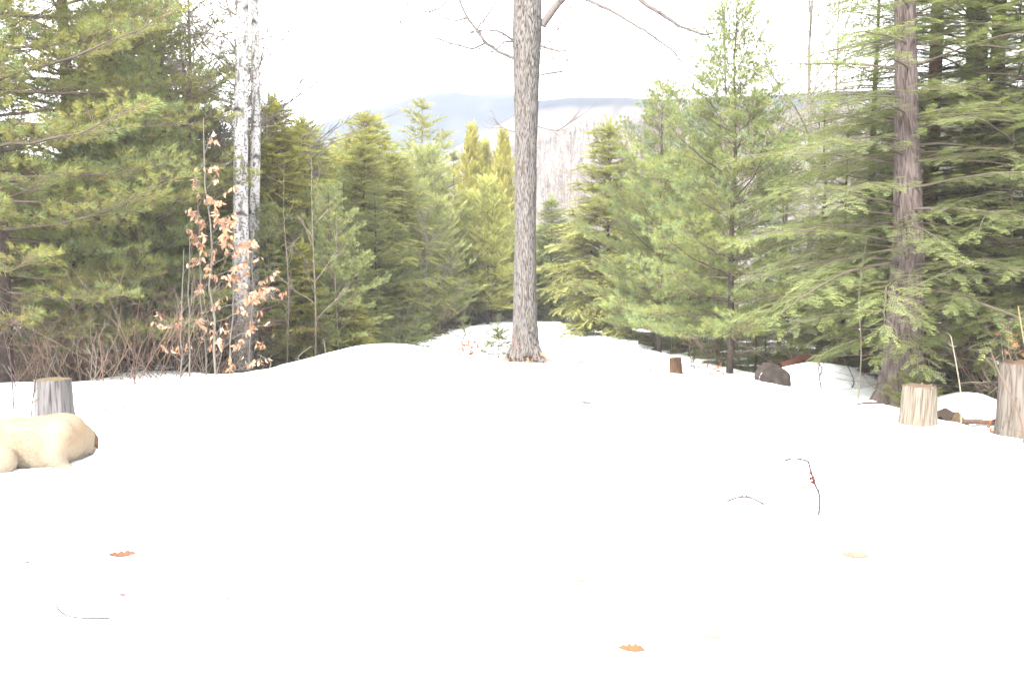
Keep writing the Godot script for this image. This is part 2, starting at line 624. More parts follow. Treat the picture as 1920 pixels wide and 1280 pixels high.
func oak_leaf(col: Color, size: float, curl: float, roll := 0.0) -> ArrayMesh:
	var st := start()
	var half := [0.02, 0.09, 0.2, 0.15, 0.28, 0.2, 0.31, 0.22, 0.22, 0.1, 0.0]
	var n: int = half.size()
	for i in n - 1:
		for s in [-1.0, 1.0]:
			var q := []
			for k in [i, i + 1]:
				var t := float(k) / (n - 1)
				var m := Vector3((t - 0.5) * size, curl * size * (t - 0.5) * (t - 0.5) * 2.0, 0)
				var w: float = half[k] * size
				var e := m + Vector3(0, w * (0.25 + roll) + curl * w * 0.5 * s, w * s * (1.0 - roll * 0.6))
				q.append([m, e])
			var c := vary(col, 0.1)
			tri(st, q[0][0], q[1][0], q[1][1], c, c)
			tri(st, q[0][0], q[1][1], q[0][1], c, c)
	stick(st, Vector3(-0.5 * size, curl * size * 0.5, 0), Vector3(-0.72 * size, curl * size * 0.5, 0.02 * size), 0.0015, col * 0.6)
	return st.commit()

# ---------------------------------------------------------------- bodies by smooth union of tapered capsules

func field_mesh(bones: Array, lo: Vector3, hi: Vector3, cell: float, blend: float, paint: Callable) -> ArrayMesh:
	var nx := int((hi.x - lo.x) / cell) + 1
	var ny := int((hi.y - lo.y) / cell) + 1
	var nz := int((hi.z - lo.z) / cell) + 1
	var f := PackedFloat32Array()
	f.resize(nx * ny * nz)
	f.fill(1.0)
	for bone in bones:
		var a: Vector3 = bone[0]
		var b: Vector3 = bone[1]
		var ra: float = bone[2]
		var rb: float = bone[3]
		var flat: Vector3 = bone[4] if bone.size() > 4 else Vector3.ONE
		var ab := (b - a) / flat
		var l2 := maxf(ab.length_squared(), 1e-6)
		var grow := maxf(ra, rb) * maxf(flat.x, maxf(flat.y, flat.z)) + blend + 2 * cell
		var x0 := maxi(0, int((minf(a.x, b.x) - grow - lo.x) / cell))
		var x1 := mini(nx - 1, int((maxf(a.x, b.x) + grow - lo.x) / cell) + 1)
		var y0 := maxi(0, int((minf(a.y, b.y) - grow - lo.y) / cell))
		var y1 := mini(ny - 1, int((maxf(a.y, b.y) + grow - lo.y) / cell) + 1)
		var z0 := maxi(0, int((minf(a.z, b.z) - grow - lo.z) / cell))
		var z1 := mini(nz - 1, int((maxf(a.z, b.z) + grow - lo.z) / cell) + 1)
		for z in range(z0, z1 + 1):
			for y in range(y0, y1 + 1):
				var row := (z * ny + y) * nx
				for x in range(x0, x1 + 1):
					var p := (lo + Vector3(x, y, z) * cell - a) / flat
					var t := clampf(p.dot(ab) / l2, 0, 1)
					var dist := (p - ab * t).length() - lerpf(ra, rb, t)
					var o := f[row + x]
					var k := maxf(blend - absf(o - dist), 0.0) / blend
					f[row + x] = minf(o, dist) - k * k * blend * 0.25
	var id := PackedInt32Array()
	id.resize(nx * ny * nz)
	id.fill(-1)
	var st := start()
	st.set_smooth_group(0)
	var made := 0
	var sy := nx
	var sz := nx * ny
	for z in nz - 1:
		for y in ny - 1:
			for x in nx - 1:
				var at := z * sz + y * sy + x
				var inside := 0
				var c := []
				for k in 8:
					var v := f[at + (k & 1) + ((k >> 1) & 1) * sy + (k >> 2) * sz]
					c.append(v)
					if v < 0:
						inside += 1
				if inside == 0 or inside == 8:
					continue
				var sum := Vector3.ZERO
				var cuts := 0
				for e in [[0, 1], [2, 3], [4, 5], [6, 7], [0, 2], [1, 3], [4, 6], [5, 7], [0, 4], [1, 5], [2, 6], [3, 7]]:
					var va: float = c[e[0]]
					var vb: float = c[e[1]]
					if (va < 0) != (vb < 0):
						var t := va / (va - vb)
						var pa := Vector3(e[0] & 1, (e[0] >> 1) & 1, e[0] >> 2)
						var pb := Vector3(e[1] & 1, (e[1] >> 1) & 1, e[1] >> 2)
						sum += pa.lerp(pb, t)
						cuts += 1
				var p := lo + (Vector3(x, y, z) + sum / cuts) * cell
				st.set_color(paint.call(p))
				st.add_vertex(p)
				id[at] = made
				made += 1
	for z in range(1, nz - 1):
		for y in range(1, ny - 1):
			for x in range(1, nx - 1):
				var at := z * sz + y * sy + x
				var here := f[at] < 0
				for ax in 3:
					var stepn: int = [1, sy, sz][ax]
					if here == (f[at + stepn] < 0):
						continue
					var u: int = [sy, sz, 1][ax]
					var w: int = [sz, 1, sy][ax]
					var q := [id[at - u - w], id[at - w], id[at], id[at - u]]
					if q.min() < 0:
						continue
					if here:
						q.reverse()
					for i in [0, 1, 2, 0, 2, 3]:
						st.add_index(q[i])
	st.generate_normals()
	return st.commit()

func dog_colour(p: Vector3) -> Color:
	var n := patch_noise.get_noise_3d(p.x * 30, p.y * 40, p.z * 30)
	var fine := patch_noise.get_noise_3d(p.x * 160, p.y * 420, p.z * 160)
	var c := Color(0.36, 0.29, 0.205)
	c = c.lerp(Color(0.355, 0.25, 0.15), clampf(0.35 + n * 1.3, 0, 0.8) * smoothstep(0.12, 0.3, p.y))   # saddle
	c = c.lerp(Color(0.40, 0.345, 0.27), 0.7 * exp(-((p.x - 0.1) / 0.06) ** 2 - ((p.y - 0.28) / 0.12) ** 2))  # pale shoulder
	c = c.lerp(Color(0.38, 0.34, 0.27), 0.7 * smoothstep(0.17, 0.05, p.y))
	return c * (1.0 + 0.10 * fine)

func build_dog() -> void:
	var o := thing("dog", "cream yellow dog crouching on the snow in front of the grey stump, head turned away", "dog", on(-3.72, 7.0, 0.045), "", deg_to_rad(9), 1.1)
	var bones := [
		[Vector3(-0.22, 0.215, 0), Vector3(0.07, 0.225, 0), 0.172, 0.188, Vector3(1, 1, 0.88)],
		[Vector3(-0.52, 0.20, 0), Vector3(-0.22, 0.215, 0), 0.16, 0.172, Vector3(1, 1, 0.88)],
		[Vector3(-0.30, 0.13, 0), Vector3(0.02, 0.14, 0), 0.12, 0.14],
		[Vector3(-0.42, 0.175, 0.12), Vector3(-0.235, 0.125, 0.185), 0.135, 0.098, Vector3(1, 1, 0.75)],
		[Vector3(-0.25, 0.09, 0.16), Vector3(-0.50, 0.05, 0.17), 0.062, 0.04],
		[Vector3(-0.50, 0.05, 0.17), Vector3(-0.30, 0.025, 0.19), 0.036, 0.034],
		[Vector3(-0.43, 0.17, -0.10), Vector3(-0.25, 0.115, -0.15), 0.125, 0.088, Vector3(1, 1, 0.75)],
		[Vector3(-0.25, 0.09, -0.16), Vector3(-0.50, 0.05, -0.17), 0.062, 0.04],
		[Vector3(-0.50, 0.05, -0.17), Vector3(-0.30, 0.025, -0.19), 0.036, 0.034],
		[Vector3(0.11, 0.27, 0.095), Vector3(0.09, 0.14, 0.14), 0.115, 0.075, Vector3(1, 1, 0.8)],
		[Vector3(0.09, 0.14, 0.14), Vector3(0.155, 0.02, 0.13), 0.066, 0.043],
		[Vector3(0.155, 0.03, 0.13), Vector3(0.20, 0.02, 0.13), 0.04, 0.037],
		[Vector3(0.12, 0.26, -0.075), Vector3(0.12, 0.14, -0.12), 0.11, 0.075, Vector3(1, 1, 0.8)],
		[Vector3(0.10, 0.14, -0.12), Vector3(0.15, 0.02, -0.12), 0.066, 0.043],
		[Vector3(0.15, 0.03, -0.12), Vector3(0.17, 0.02, -0.12), 0.04, 0.035],
		[Vector3(0.11, 0.255, -0.04), Vector3(0.15, 0.18, -0.17), 0.155, 0.125],
		[Vector3(0.15, 0.18, -0.17), Vector3(0.155, 0.125, -0.29), 0.125, 0.1],
		[Vector3(0.155, 0.09, -0.35), Vector3(0.16, 0.03, -0.44), 0.062, 0.042],
		[Vector3(-0.64, 0.24, 0), Vector3(-0.82, 0.12, 0.03), 0.05, 0.036],
		[Vector3(-0.82, 0.12, 0.03), Vector3(-0.98, 0.05, 0.08), 0.036, 0.015],
	]
	var fur := vmat("dog fur", 0.95, Color(0.325, 0.315, 0.315))
	fur.normal_enabled = true
	fur.normal_texture = bump_tex(0.08, 31)
	fur.uv1_triplanar = true
	fur.uv1_scale = Vector3(5, 14, 14)
	fur.normal_scale = 0.5
	part("body", field_mesh(bones, Vector3(-1.05, -0.04, -0.57), Vector3(0.4, 0.46, 0.32), 0.0115, 0.028, dog_colour), fur, o)
	var skin: ArrayMesh = o.get_node("body").mesh
	var av: PackedVector3Array = skin.surface_get_arrays(0)[Mesh.ARRAY_VERTEX]
	var an: PackedVector3Array = skin.surface_get_arrays(0)[Mesh.ARRAY_NORMAL]
	var hair := start()
	rng.seed = 55
	for i in av.size():
		for k in 1:
			var dir := (Vector3(-0.8, -0.45, 0) + an[i] * 0.5 + rv() * 0.35).normalized()
			var p := av[i] + rv() * 0.006 - an[i] * 0.002
			var w := dir.cross(an[i]).normalized() * 0.0022
			var col := dog_colour(av[i]) * rng.randf_range(1.0, 1.14)
			tri(hair, p - w, p + w, p + dir * rng.randf_range(0.012, 0.022), col, col)
	var coat := part("coat", hair.commit(), fur, o)
	coat.set_meta("kind", "stuff")
	var ear_paint := func(p: Vector3) -> Color: return Color(0.16, 0.085, 0.045)
	for s in [1.0, -1.0]:
		var root := Vector3(0.262, 0.225, -0.2) if s > 0 else Vector3(0.06, 0.19, -0.27)
		var tip := root + (Vector3(0.03, -0.10, 0.03) if s > 0 else Vector3(-0.02, -0.10, -0.04))
		part("ear", field_mesh([[root, root.lerp(tip, 0.55), 0.022, 0.04, Vector3(0.42, 1, 0.9)], [root.lerp(tip, 0.55), tip, 0.04, 0.016, Vector3(0.42, 1, 0.9)]], root - Vector3(0.1, 0.17, 0.12), root + Vector3(0.1, 0.06, 0.12), 0.008, 0.02, ear_paint), fur, o)
	var nose := SphereMesh.new()
	nose.radius = 0.019
	nose.height = 0.032
	var dark := StandardMaterial3D.new()
	dark.resource_name = "dog nose"
	dark.albedo_color = Color(0.10, 0.07, 0.06)
	dark.roughness = 0.35
	part("nose", nose, dark, o, Transform3D(Basis(), Vector3(0.163, 0.03, -0.48)))
	var eye := SphereMesh.new()
	eye.radius = 0.012
	eye.height = 0.024
	for e in [Vector3(0.21, 0.135, -0.365), Vector3(0.10, 0.135, -0.365)]:
		part("eye", eye, dark, o, Transform3D(Basis(), e))

# ---------------------------------------------------------------- stumps

func disc(r: float, y: float, seed_: int, a: Color, b: Color, moss: Color) -> ArrayMesh:     # a sawn face with growth rings and a ragged rim
	var st := start()
	rng.seed = seed_
	var rings := 14
	var sides := 48
	st.set_smooth_group(0)
	for i in rings + 1:
		for k in sides + 1:
			var an := TAU * (k % sides) / sides
			var rr := r * i / rings
			var n := patch_noise.get_noise_2d(cos(an) * 8 * i / rings + seed_, sin(an) * 8 * i / rings)
			var c := a.lerp(b, 0.5 + 0.35 * sin(i * 2.6) + 0.6 * n)
			c = c.lerp(moss, clampf(n * 2.0 - 0.3, 0, 0.7))
			st.set_color(c)
			st.add_vertex(Vector3(cos(an) * rr, y + 0.006 * n + (0.004 if i % 2 == 0 else 0.0) - (0.012 if i == rings else 0.0), sin(an) * rr))
	for i in rings:
		for k in sides:
			var q := i * (sides + 1) + k
			var w := q + sides + 1
			for idx in [q, w + 1, w, q, q + 1, w + 1]:
				st.add_index(idx)
	st.generate_normals()
	return st.commit()

func stump(label: String, x: float, d: float, r: float, h: float, wood: Array, face: Array, seed_: int, lean := 0.0) -> Node3D:
	var o := thing("tree_stump", label, "stump", on(x, d), "")
	o.rotation.z = lean
	part("trunk", bark_trunk([[-0.2, r * 1.16], [0.0, r * 1.08], [h * 0.3, r * 1.01], [h, r * 0.97]], [[-1, 0, 0], [h, 0, 0]], 144, 60, 0.013, 7.0, 1.1, wood[0], wood[1], wood[2], seed_, 0.03, 1.6, 0.016), vmat("stump wood", 0.95, Color(0.33, 0.33, 0.34)), o)
	part("cut_face", disc(r * 0.965, h - 0.002, seed_, face[0], face[1], face[2]), M.plain, o)
	return o

# ---------------------------------------------------------------- the scene

func _ready() -> void:
	rough_noise.frequency = 0.004
	rough_noise.seed = 5
	snow_noise.frequency = 0.12
	snow_noise.seed = 8
	patch_noise.frequency = 0.16
	patch_noise.seed = 3
	bark_noise.frequency = 1.0
	bark_noise.fractal_type = FastNoiseLite.FRACTAL_NONE

	var cam := Camera3D.new()
	cam.name = "camera"
	cam.position = Vector3(0, 1.6, 0)
	cam.rotation_degrees = Vector3(-5, 0, 0)
	cam.fov = 42.1
	cam.far = 9000
	add_child(cam)
	cam.current = true

	var sky_look := ProceduralSkyMaterial.new()
	sky_look.sky_top_color = Color(0.98, 0.99, 1.0)
	sky_look.sky_horizon_color = Color(1.0, 1.0, 1.0)
	sky_look.sky_curve = 0.2
	sky_look.ground_horizon_color = Color(0.9, 0.9, 0.9)
	sky_look.ground_bottom_color = Color(0.8, 0.8, 0.8)
	sky_look.energy_multiplier = 0.7
	var sky := Sky.new()
	sky.sky_material = sky_look
	var env := Environment.new()
	env.background_mode = Environment.BG_SKY
	env.sky = sky
	env.tonemap_mode = Environment.TONE_MAPPER_LINEAR
	env.tonemap_exposure = 11.0
	env.sdfgi_enabled = true
	env.ssao_enabled = true
	env.ssil_enabled = true
	env.fog_enabled = true
	env.fog_density = 0.00001
	env.fog_light_color = Color(0.78, 0.86, 1.0)
	var world := WorldEnvironment.new()
	world.name = "world_environment"
	world.environment = env
	add_child(world)

	var sun := DirectionalLight3D.new()
	sun.name = "hazy_sun"
	sun.light_color = Color(1.0, 0.985, 0.955)
	sun.light_energy = 0.8
	sun.light_angular_distance = 10
	sun.shadow_enabled = true
	sun.rotation_degrees = Vector3(-40, -28, 0)
	add_child(sun)

	M.needles = vmat("needles", 0.75, Color(1.08, 1.05, 1.08), Color(0.98, 1.0, 0.8))
	M.yellow = vmat("yellow green needles", 0.75, Color(1.22, 1.13, 0.9), Color(0.98, 1.0, 0.75))
	M.pale = vmat("pale young needles", 0.75, Color(1.22, 1.18, 1.2), Color(0.98, 1.0, 0.8))
	M.dull = vmat("grey green needles", 0.75, Color(0.86, 0.92, 1.0), Color(0.95, 1.0, 0.8))
	M.wood = vmat("twig wood", 0.9, Color(0.56, 0.56, 0.57))
	M.plain = vmat("weathered wood", 0.9, Color(0.41, 0.41, 0.42))
	M.leaf = vmat("dry leaf", 0.7, Color(0.62, 0.62, 0.62), Color(0.5, 0.3, 0.15))
	M.bark = vmat("trunk bark", 0.92, Color(0.56, 0.56, 0.57))
	M.bark.albedo_texture = noise_tex(0.03, Color(0.6, 0.6, 0.62), Color(1.0, 0.98, 0.95), 4)
	M.bark.uv1_triplanar = true
	M.bark.uv1_scale = Vector3(6, 1.6, 6)
	M.bark.normal_enabled = true
	M.bark.normal_texture = bump_tex(0.05, 6)

	# thin bright mist that the melting snow gives off between the trees
	var mist := FogVolume.new()
	mist.name = "melt_mist"
	mist.shape = RenderingServer.FOG_VOLUME_SHAPE_BOX
	mist.size = Vector3(80, 14, 36)
	mist.position = Vector3(0, 4.5, -20)
	var mist_look := FogMaterial.new()
	mist_look.density = 0.0011
	mist_look.albedo = Color(0.97, 0.975, 0.98)
	mist.material = mist_look
	mist.set_meta("kind", "stuff")
	add_child(mist)
	env.volumetric_fog_enabled = true
	env.volumetric_fog_density = 0.0

	# --- ground
	var snow := StandardMaterial3D.new()
	snow.resource_name = "snow"
	snow.albedo_color = Color(0.72, 0.725, 0.735).linear_to_srgb()
	snow.roughness = 0.75
	snow.normal_enabled = true
	snow.normal_texture = bump_tex(0.03, 12)
	snow.uv1_triplanar = true
	snow.uv1_scale = Vector3(0.9, 0.9, 0.9)
	snow.normal_scale = 0.35
	var ds := steps(-24, 2, 1.0)
	ds.append_array(steps(2.2, 20, 0.15))
	ds.append_array(steps(20.3, 36, 0.4))
	var xs := steps(-26, -9, 0.9)
	xs.append_array(steps(-8.8, 8.8, 0.15))
	xs.append_array(steps(9.5, 26, 0.9))
	structure("snow_ground", sheet(xs, ds, func(x, d): return earth(x, d) + cover(x, d) + 0.012 * snow_noise.get_noise_2d(x * 9, d * 9) * clampf(cover(x, d) * 10, 0, 1),
		func(x, d): return cover(x, d) > -0.02, func(_x, _d): return Color(1, 1, 1)), snow)
	var litter := vmat("forest litter", 0.95)
	litter.albedo_texture = noise_tex(0.05, Color(0.55, 0.5, 0.45), Color(1, 1, 1), 21, 512, 5)
	litter.uv1_triplanar = true
	litter.uv1_scale = Vector3(0.7, 0.7, 0.7)
	structure("forest_floor", sheet(steps(-50, 50, 0.8), steps(-30, 62, 0.8), earth, func(_x, _d): return true,
		func(x, d): return Color(0.13, 0.09, 0.06).lerp(Color(0.08, 0.075, 0.04), 0.5 + patch_noise.get_noise_2d(x * 4, d * 4)) if d < 46 else Color(0.4, 0.37, 0.36)), litter)
	structure("hills", far_country(), vmat("far forest", 0.95))

	plants()
	oak()
	birches()
	beeches()
	build_dog()
	small_things()

func oak() -> void:
	var o := thing("oak_tree", "tall bare grey oak standing alone at the middle of the clearing", "tree", on(0.22, 14.6, 0.1))
	o.position.y = -0.05
	var bark := vmat("oak bark", 0.95, Color(0.29, 0.288, 0.29))
	part("trunk", bark_trunk([[-0.3, 0.33], [0.1, 0.275], [0.35, 0.225], [0.8, 0.192], [2.2, 0.172], [3.6, 0.178], [4.6, 0.205], [5.3, 0.235], [6.2, 0.22], [7.0, 0.15], [9.0, 0.11]],
		[[-0.3, 0, 0], [2.5, 0.0, 0], [4.8, 0.012, 0], [5.6, 0.03, 0], [9, 0.0, -0.2]], 144, 520, 0.02, 8.5, 4.6, Color(0.03, 0.02, 0.016), Color(0.25, 0.23, 0.218), Color(0.10, 0.07, 0.04), 11, 0.32, 0.9), bark, o)
	rng.seed = 77
	# limbs: points as [x, y, z] beside the trunk's foot
	var grey := Color(0.11, 0.095, 0.09)
	var limbs := [
		[[0.27, 5.45, 0], [0.46, 5.72, 0.05], [0.66, 5.95, 0.1], [0.85, 6.35, 0.15], [1.2, 6.6, 0.2], [1.5, 6.3, 0.2], [1.8, 5.78, 0.25], [2.06, 5.6, 0.3], [2.26, 5.47, 0.3], [2.5, 5.33, 0.3], [2.75, 5.24, 0.35], [2.95, 5.25, 0.3], 0.066, 0.01],
		[[0.7, 6.0, 0.1], [0.8, 5.92, 0.25], [1.0, 5.73, 0.35], [1.27, 5.6, 0.4], [1.55, 5.43, 0.45], [1.82, 5.26, 0.5], [2.06, 5.1, 0.5], [2.28, 4.94, 0.5], [2.55, 4.63, 0.5], [2.8, 4.46, 0.5], 0.03, 0.005],
		[[-0.18, 4.93, 0.02], [-0.44, 5.04, 0.05], [-0.66, 5.19, 0.1], [-0.8, 5.38, 0.1], [-0.94, 5.55, 0.12], [-1.03, 5.75, 0.1], [-1.1, 5.95, 0.1], [-1.3, 6.4, 0.1], 0.027, 0.011],
		[[-0.64, 5.17, 0.1], [-0.85, 5.06, 0.15], [-1.1, 5.11, 0.2], [-1.38, 5.19, 0.2], [-1.65, 5.25, 0.25], [-1.87, 5.37, 0.2], [-2.06, 5.54, 0.2], 0.016, 0.004],
		[[-0.18, 5.2, 0.05], [-0.37, 5.3, 0.15], [-0.53, 5.33, 0.2], [-0.72, 5.31, 0.25], [-0.97, 5.24, 0.3], 0.022, 0.005],
		[[-0.18, 5.2, 0.05], [-0.34, 5.15, 0.2], [-0.44, 5.05, 0.25], [-0.58, 4.98, 0.25], [-0.75, 5.02, 0.3], 0.016, 0.004],
		[[-0.78, 5.36, 0.1], [-0.69, 5.5, 0.05], [-0.56, 5.69, 0], [-0.42, 5.95, -0.05], [-0.3, 6.4, -0.1], 0.014, 0.008],
		[[-0.94, 5.54, 0.12], [-1.18, 5.49, 0.15], [-1.43, 5.62, 0.15], [-1.62, 5.66, 0.1], [-1.82, 5.72, 0.1], [-1.97, 5.87, 0.1], 0.013, 0.004],
		[[-1.5, 5.64, 0.13], [-1.32, 5.74, 0.1], [-1.18, 5.95, 0.1], [-1.1, 6.3, 0.1], 0.012, 0.008],
		[[0.19, 5.14, 0.05], [0.36, 5.08, 0.1], [0.53, 5.03, 0.12], [0.72, 5.05, 0.12], 0.022, 0.008],
		[[0.39, 5.07, 0.1], [0.43, 4.92, 0.14], [0.38, 4.81, 0.16], 0.012, 0.005],
		[[0.43, 4.91, 0.14], [0.62, 4.88, 0.16], [0.86, 4.98, 0.2], 0.008, 0.003],
		[[0.2, 4.66, 0.05], [0.39, 4.69, 0.1], [0.59, 4.7, 0.14], 0.016, 0.011],
		[[0.2, 5.03, 0.1], [0.43, 5.23, 0.15], [0.62, 5.57, 0.2], [0.86, 5.8, 0.2], [1.2, 6.05, 0.2], 0.009, 0.006],
		[[0.18, 3.86, 0.05], [0.5, 3.79, 0.1], [0.75, 3.94, 0.15], 0.006, 0.002],
		[[-0.16, 3.76, 0.05], [-0.37, 3.83, 0.1], [-0.52, 3.98, 0.1], 0.006, 0.002],
		[[-0.12, 6.6, 0], [-0.5, 7.4, 0.1], [-1.2, 8.2, 0.3], [-1.9, 8.8, 0.4], 0.07, 0.01],
		[[0.1, 7.0, 0], [0.6, 7.9, -0.3], [1.4, 8.9, -0.6], [2.0, 9.9, -0.8], 0.07, 0.01],
		[[0.0, 8.6, -0.2], [-0.2, 9.8, -0.3], [-0.5, 11.2, -0.2], [-0.4, 12.4, -0.4], 0.085, 0.01],
	]
	for l in limbs:
		var st := start()
		var n: int = l.size() - 2
		var rough := PackedVector3Array()
		for i in n:
			rough.append(Vector3(l[i][0], l[i][1], l[i][2]))
		var pts := PackedVector3Array()
		for i in n - 1:
			var p0 := rough[maxi(i - 1, 0)]
			var p3 := rough[mini(i + 2, n - 1)]
			for k in 3:
				pts.append(rough[i].cubic_interpolate(rough[i + 1], p0, p3, k / 3.0) + rv() * 0.008)
		pts.append(rough[n - 1])
		tube(st, pts, l[n] * 0.9 + 0.004, l[n + 1] + 0.004, 7, grey)
		var kids := int(pts.size() * 0.9)
		for k in kids:
			var i := rng.randi_range(2, pts.size() - 1)
			var d := ((pts[i] - pts[i - 1]).normalized() + rv() * 0.9).normalized()
			bare_limb(st, pts[i], d, rng.randf_range(0.15, 0.55), 0.0075, 1, Color(0.12, 0.10, 0.095), 2, 0.7)
		part("branch", st.commit(), M.wood, o)
	for p in [[Vector3(-0.41, 5.5, 0.1), 0.11], [Vector3(-0.79, 4.82, 0.2), 0.07], [Vector3(-1.5, 5.42, 0.2), 0.07], [Vector3(1.66, 4.98, 0.45), 0.08], [Vector3(1.93, 5.04, 0.5), 0.06]]:
		var b := Basis.from_euler(Vector3(rng.randf() * 3, rng.randf() * 3, 1.4))
		part("leaf", oak_leaf(Color(0.62, 0.36, 0.18), p[1], 1.0, 0.5), M.leaf, o, Transform3D(b, p[0]))
	# exposed roots at the foot
	for r in [[Vector3(0.15, 0.22, 0.12), Vector3(0.52, 0.03, 0.25), 0.05], [Vector3(-0.18, 0.12, 0.2), Vector3(-0.5, 0.03, 0.33), 0.05], [Vector3(0.02, 0.1, 0.25), Vector3(0.2, -0.02, 0.42), 0.06]]:
		var st := start()
		tube(st, bent(r[0], r[1], 6, 0.05), r[2], 0.012, 8, Color(0.19, 0.13, 0.09))
		part("root", st.commit(), M.wood, o)

func birch_trunk(h: float, r: float, seed_: int, lean: float) -> ArrayMesh:
	var st := start()
	st.set_smooth_group(0)
	var sides := 56
	var rows := 560
	bark_noise.seed = seed_
	for i in rows + 1:
		var y := lerpf(-0.3, h, float(i) / rows)
		var rr := r * (1.0 - 0.06 * y) * (1.0 + 0.25 * exp(-y * 3.0))
		for k in sides + 1:
			var a := TAU * (k % sides) / sides
			var px := cos(a)
			var pz := sin(a)
			var lent := bark_noise.get_noise_3d(px * 1.7, y * 27.0, pz * 1.7)        # dashes across
			var blot := bark_noise.get_noise_3d(px * 1.3 + 30, y * 3.2, pz * 1.3)
			var scale_b := bark_noise.get_noise_3d(px * 5 + 9, y * 55.0, pz * 5)
			var low := smoothstep(2.6, 0.2, y)
			var white := Color(0.50, 0.485, 0.475)
			var c := white.lerp(Color(0.10, 0.075, 0.065), smoothstep(0.33, 0.5, lent))
			c = c.lerp(Color(0.11, 0.095, 0.085), smoothstep(0.30, 0.52, blot + 0.25 * scale_b) * 0.8)
			c = c.lerp(Color(0.12, 0.10, 0.09), clampf(low * (0.45 + 1.1 * scale_b), 0, 0.9))
			c = c.lerp(Color(0.2, 0.2, 0.11), clampf(smoothstep(3.2, 5.0, y) * (bark_noise.get_noise_3d(px * 3 + 60, y * 5, pz * 3) - 0.2), 0, 0.5))
			for k2 in 9:                                                                  # scars of shed branches
				var sy := 1.1 + k2 * 0.62 + 0.3 * sin(k2 * 5.1 + seed_)
				var sa := k2 * 2.3 + seed_
				var away := 1.0 - (px * cos(sa) + pz * sin(sa))
				var scar := exp(-((y - sy + away * 0.12) / 0.035) ** 2 - (away / 0.35) ** 2)
				c = c.lerp(Color(0.07, 0.055, 0.05), clampf(scar * 1.3, 0, 0.95))
			var out := rr + 0.004 * scale_b * (0.4 + low) + 0.006 * blot
			st.set_color(c)
			st.add_vertex(Vector3(px * out + lean * y + 0.03 * sin(y * 0.7 + seed_), y, pz * out))
	for i in rows:
		for k in sides:
			var q := i * (sides + 1) + k
			var w := q + sides + 1
			for idx in [q, w, w + 1, q, w + 1, q + 1]:
				st.add_index(idx)
	st.generate_normals()
	return st.commit()

func birches() -> void:
	var specs := [["thicker white birch trunk standing in front of its thin twin beside the orange leaves", -4.33, 14.2, 0.138, 3, 0.02], ["thinner grey white birch trunk close behind the right side of the thicker birch", -4.30, 14.75, 0.1, 17, 0.02]]
	for s in specs:
		var o := thing("birch_tree", s[0], "tree", on(s[1], s[2], 0.02))
		part("trunk", birch_trunk(9.5, s[3], s[4], s[5]), M.plain, o)
		rng.seed = s[4] + 100
		for i in 16:
			var y := rng.randf_range(3.9, 9.3)
			var a := rng.randf_range(PI * 0.6, PI * 1.5) if i % 3 else rng.randf() * TAU
			var st := start()
			bare_limb(st, Vector3(s[5] * y, y, 0), Vector3(cos(a), rng.randf_range(0.1, 0.7), sin(a) * 0.7).normalized(), rng.randf_range(0.7, 1.7), 0.012, 2, Color(0.19, 0.15, 0.14), 4, 0.6)
			part("branch", st.commit(), M.wood, o)

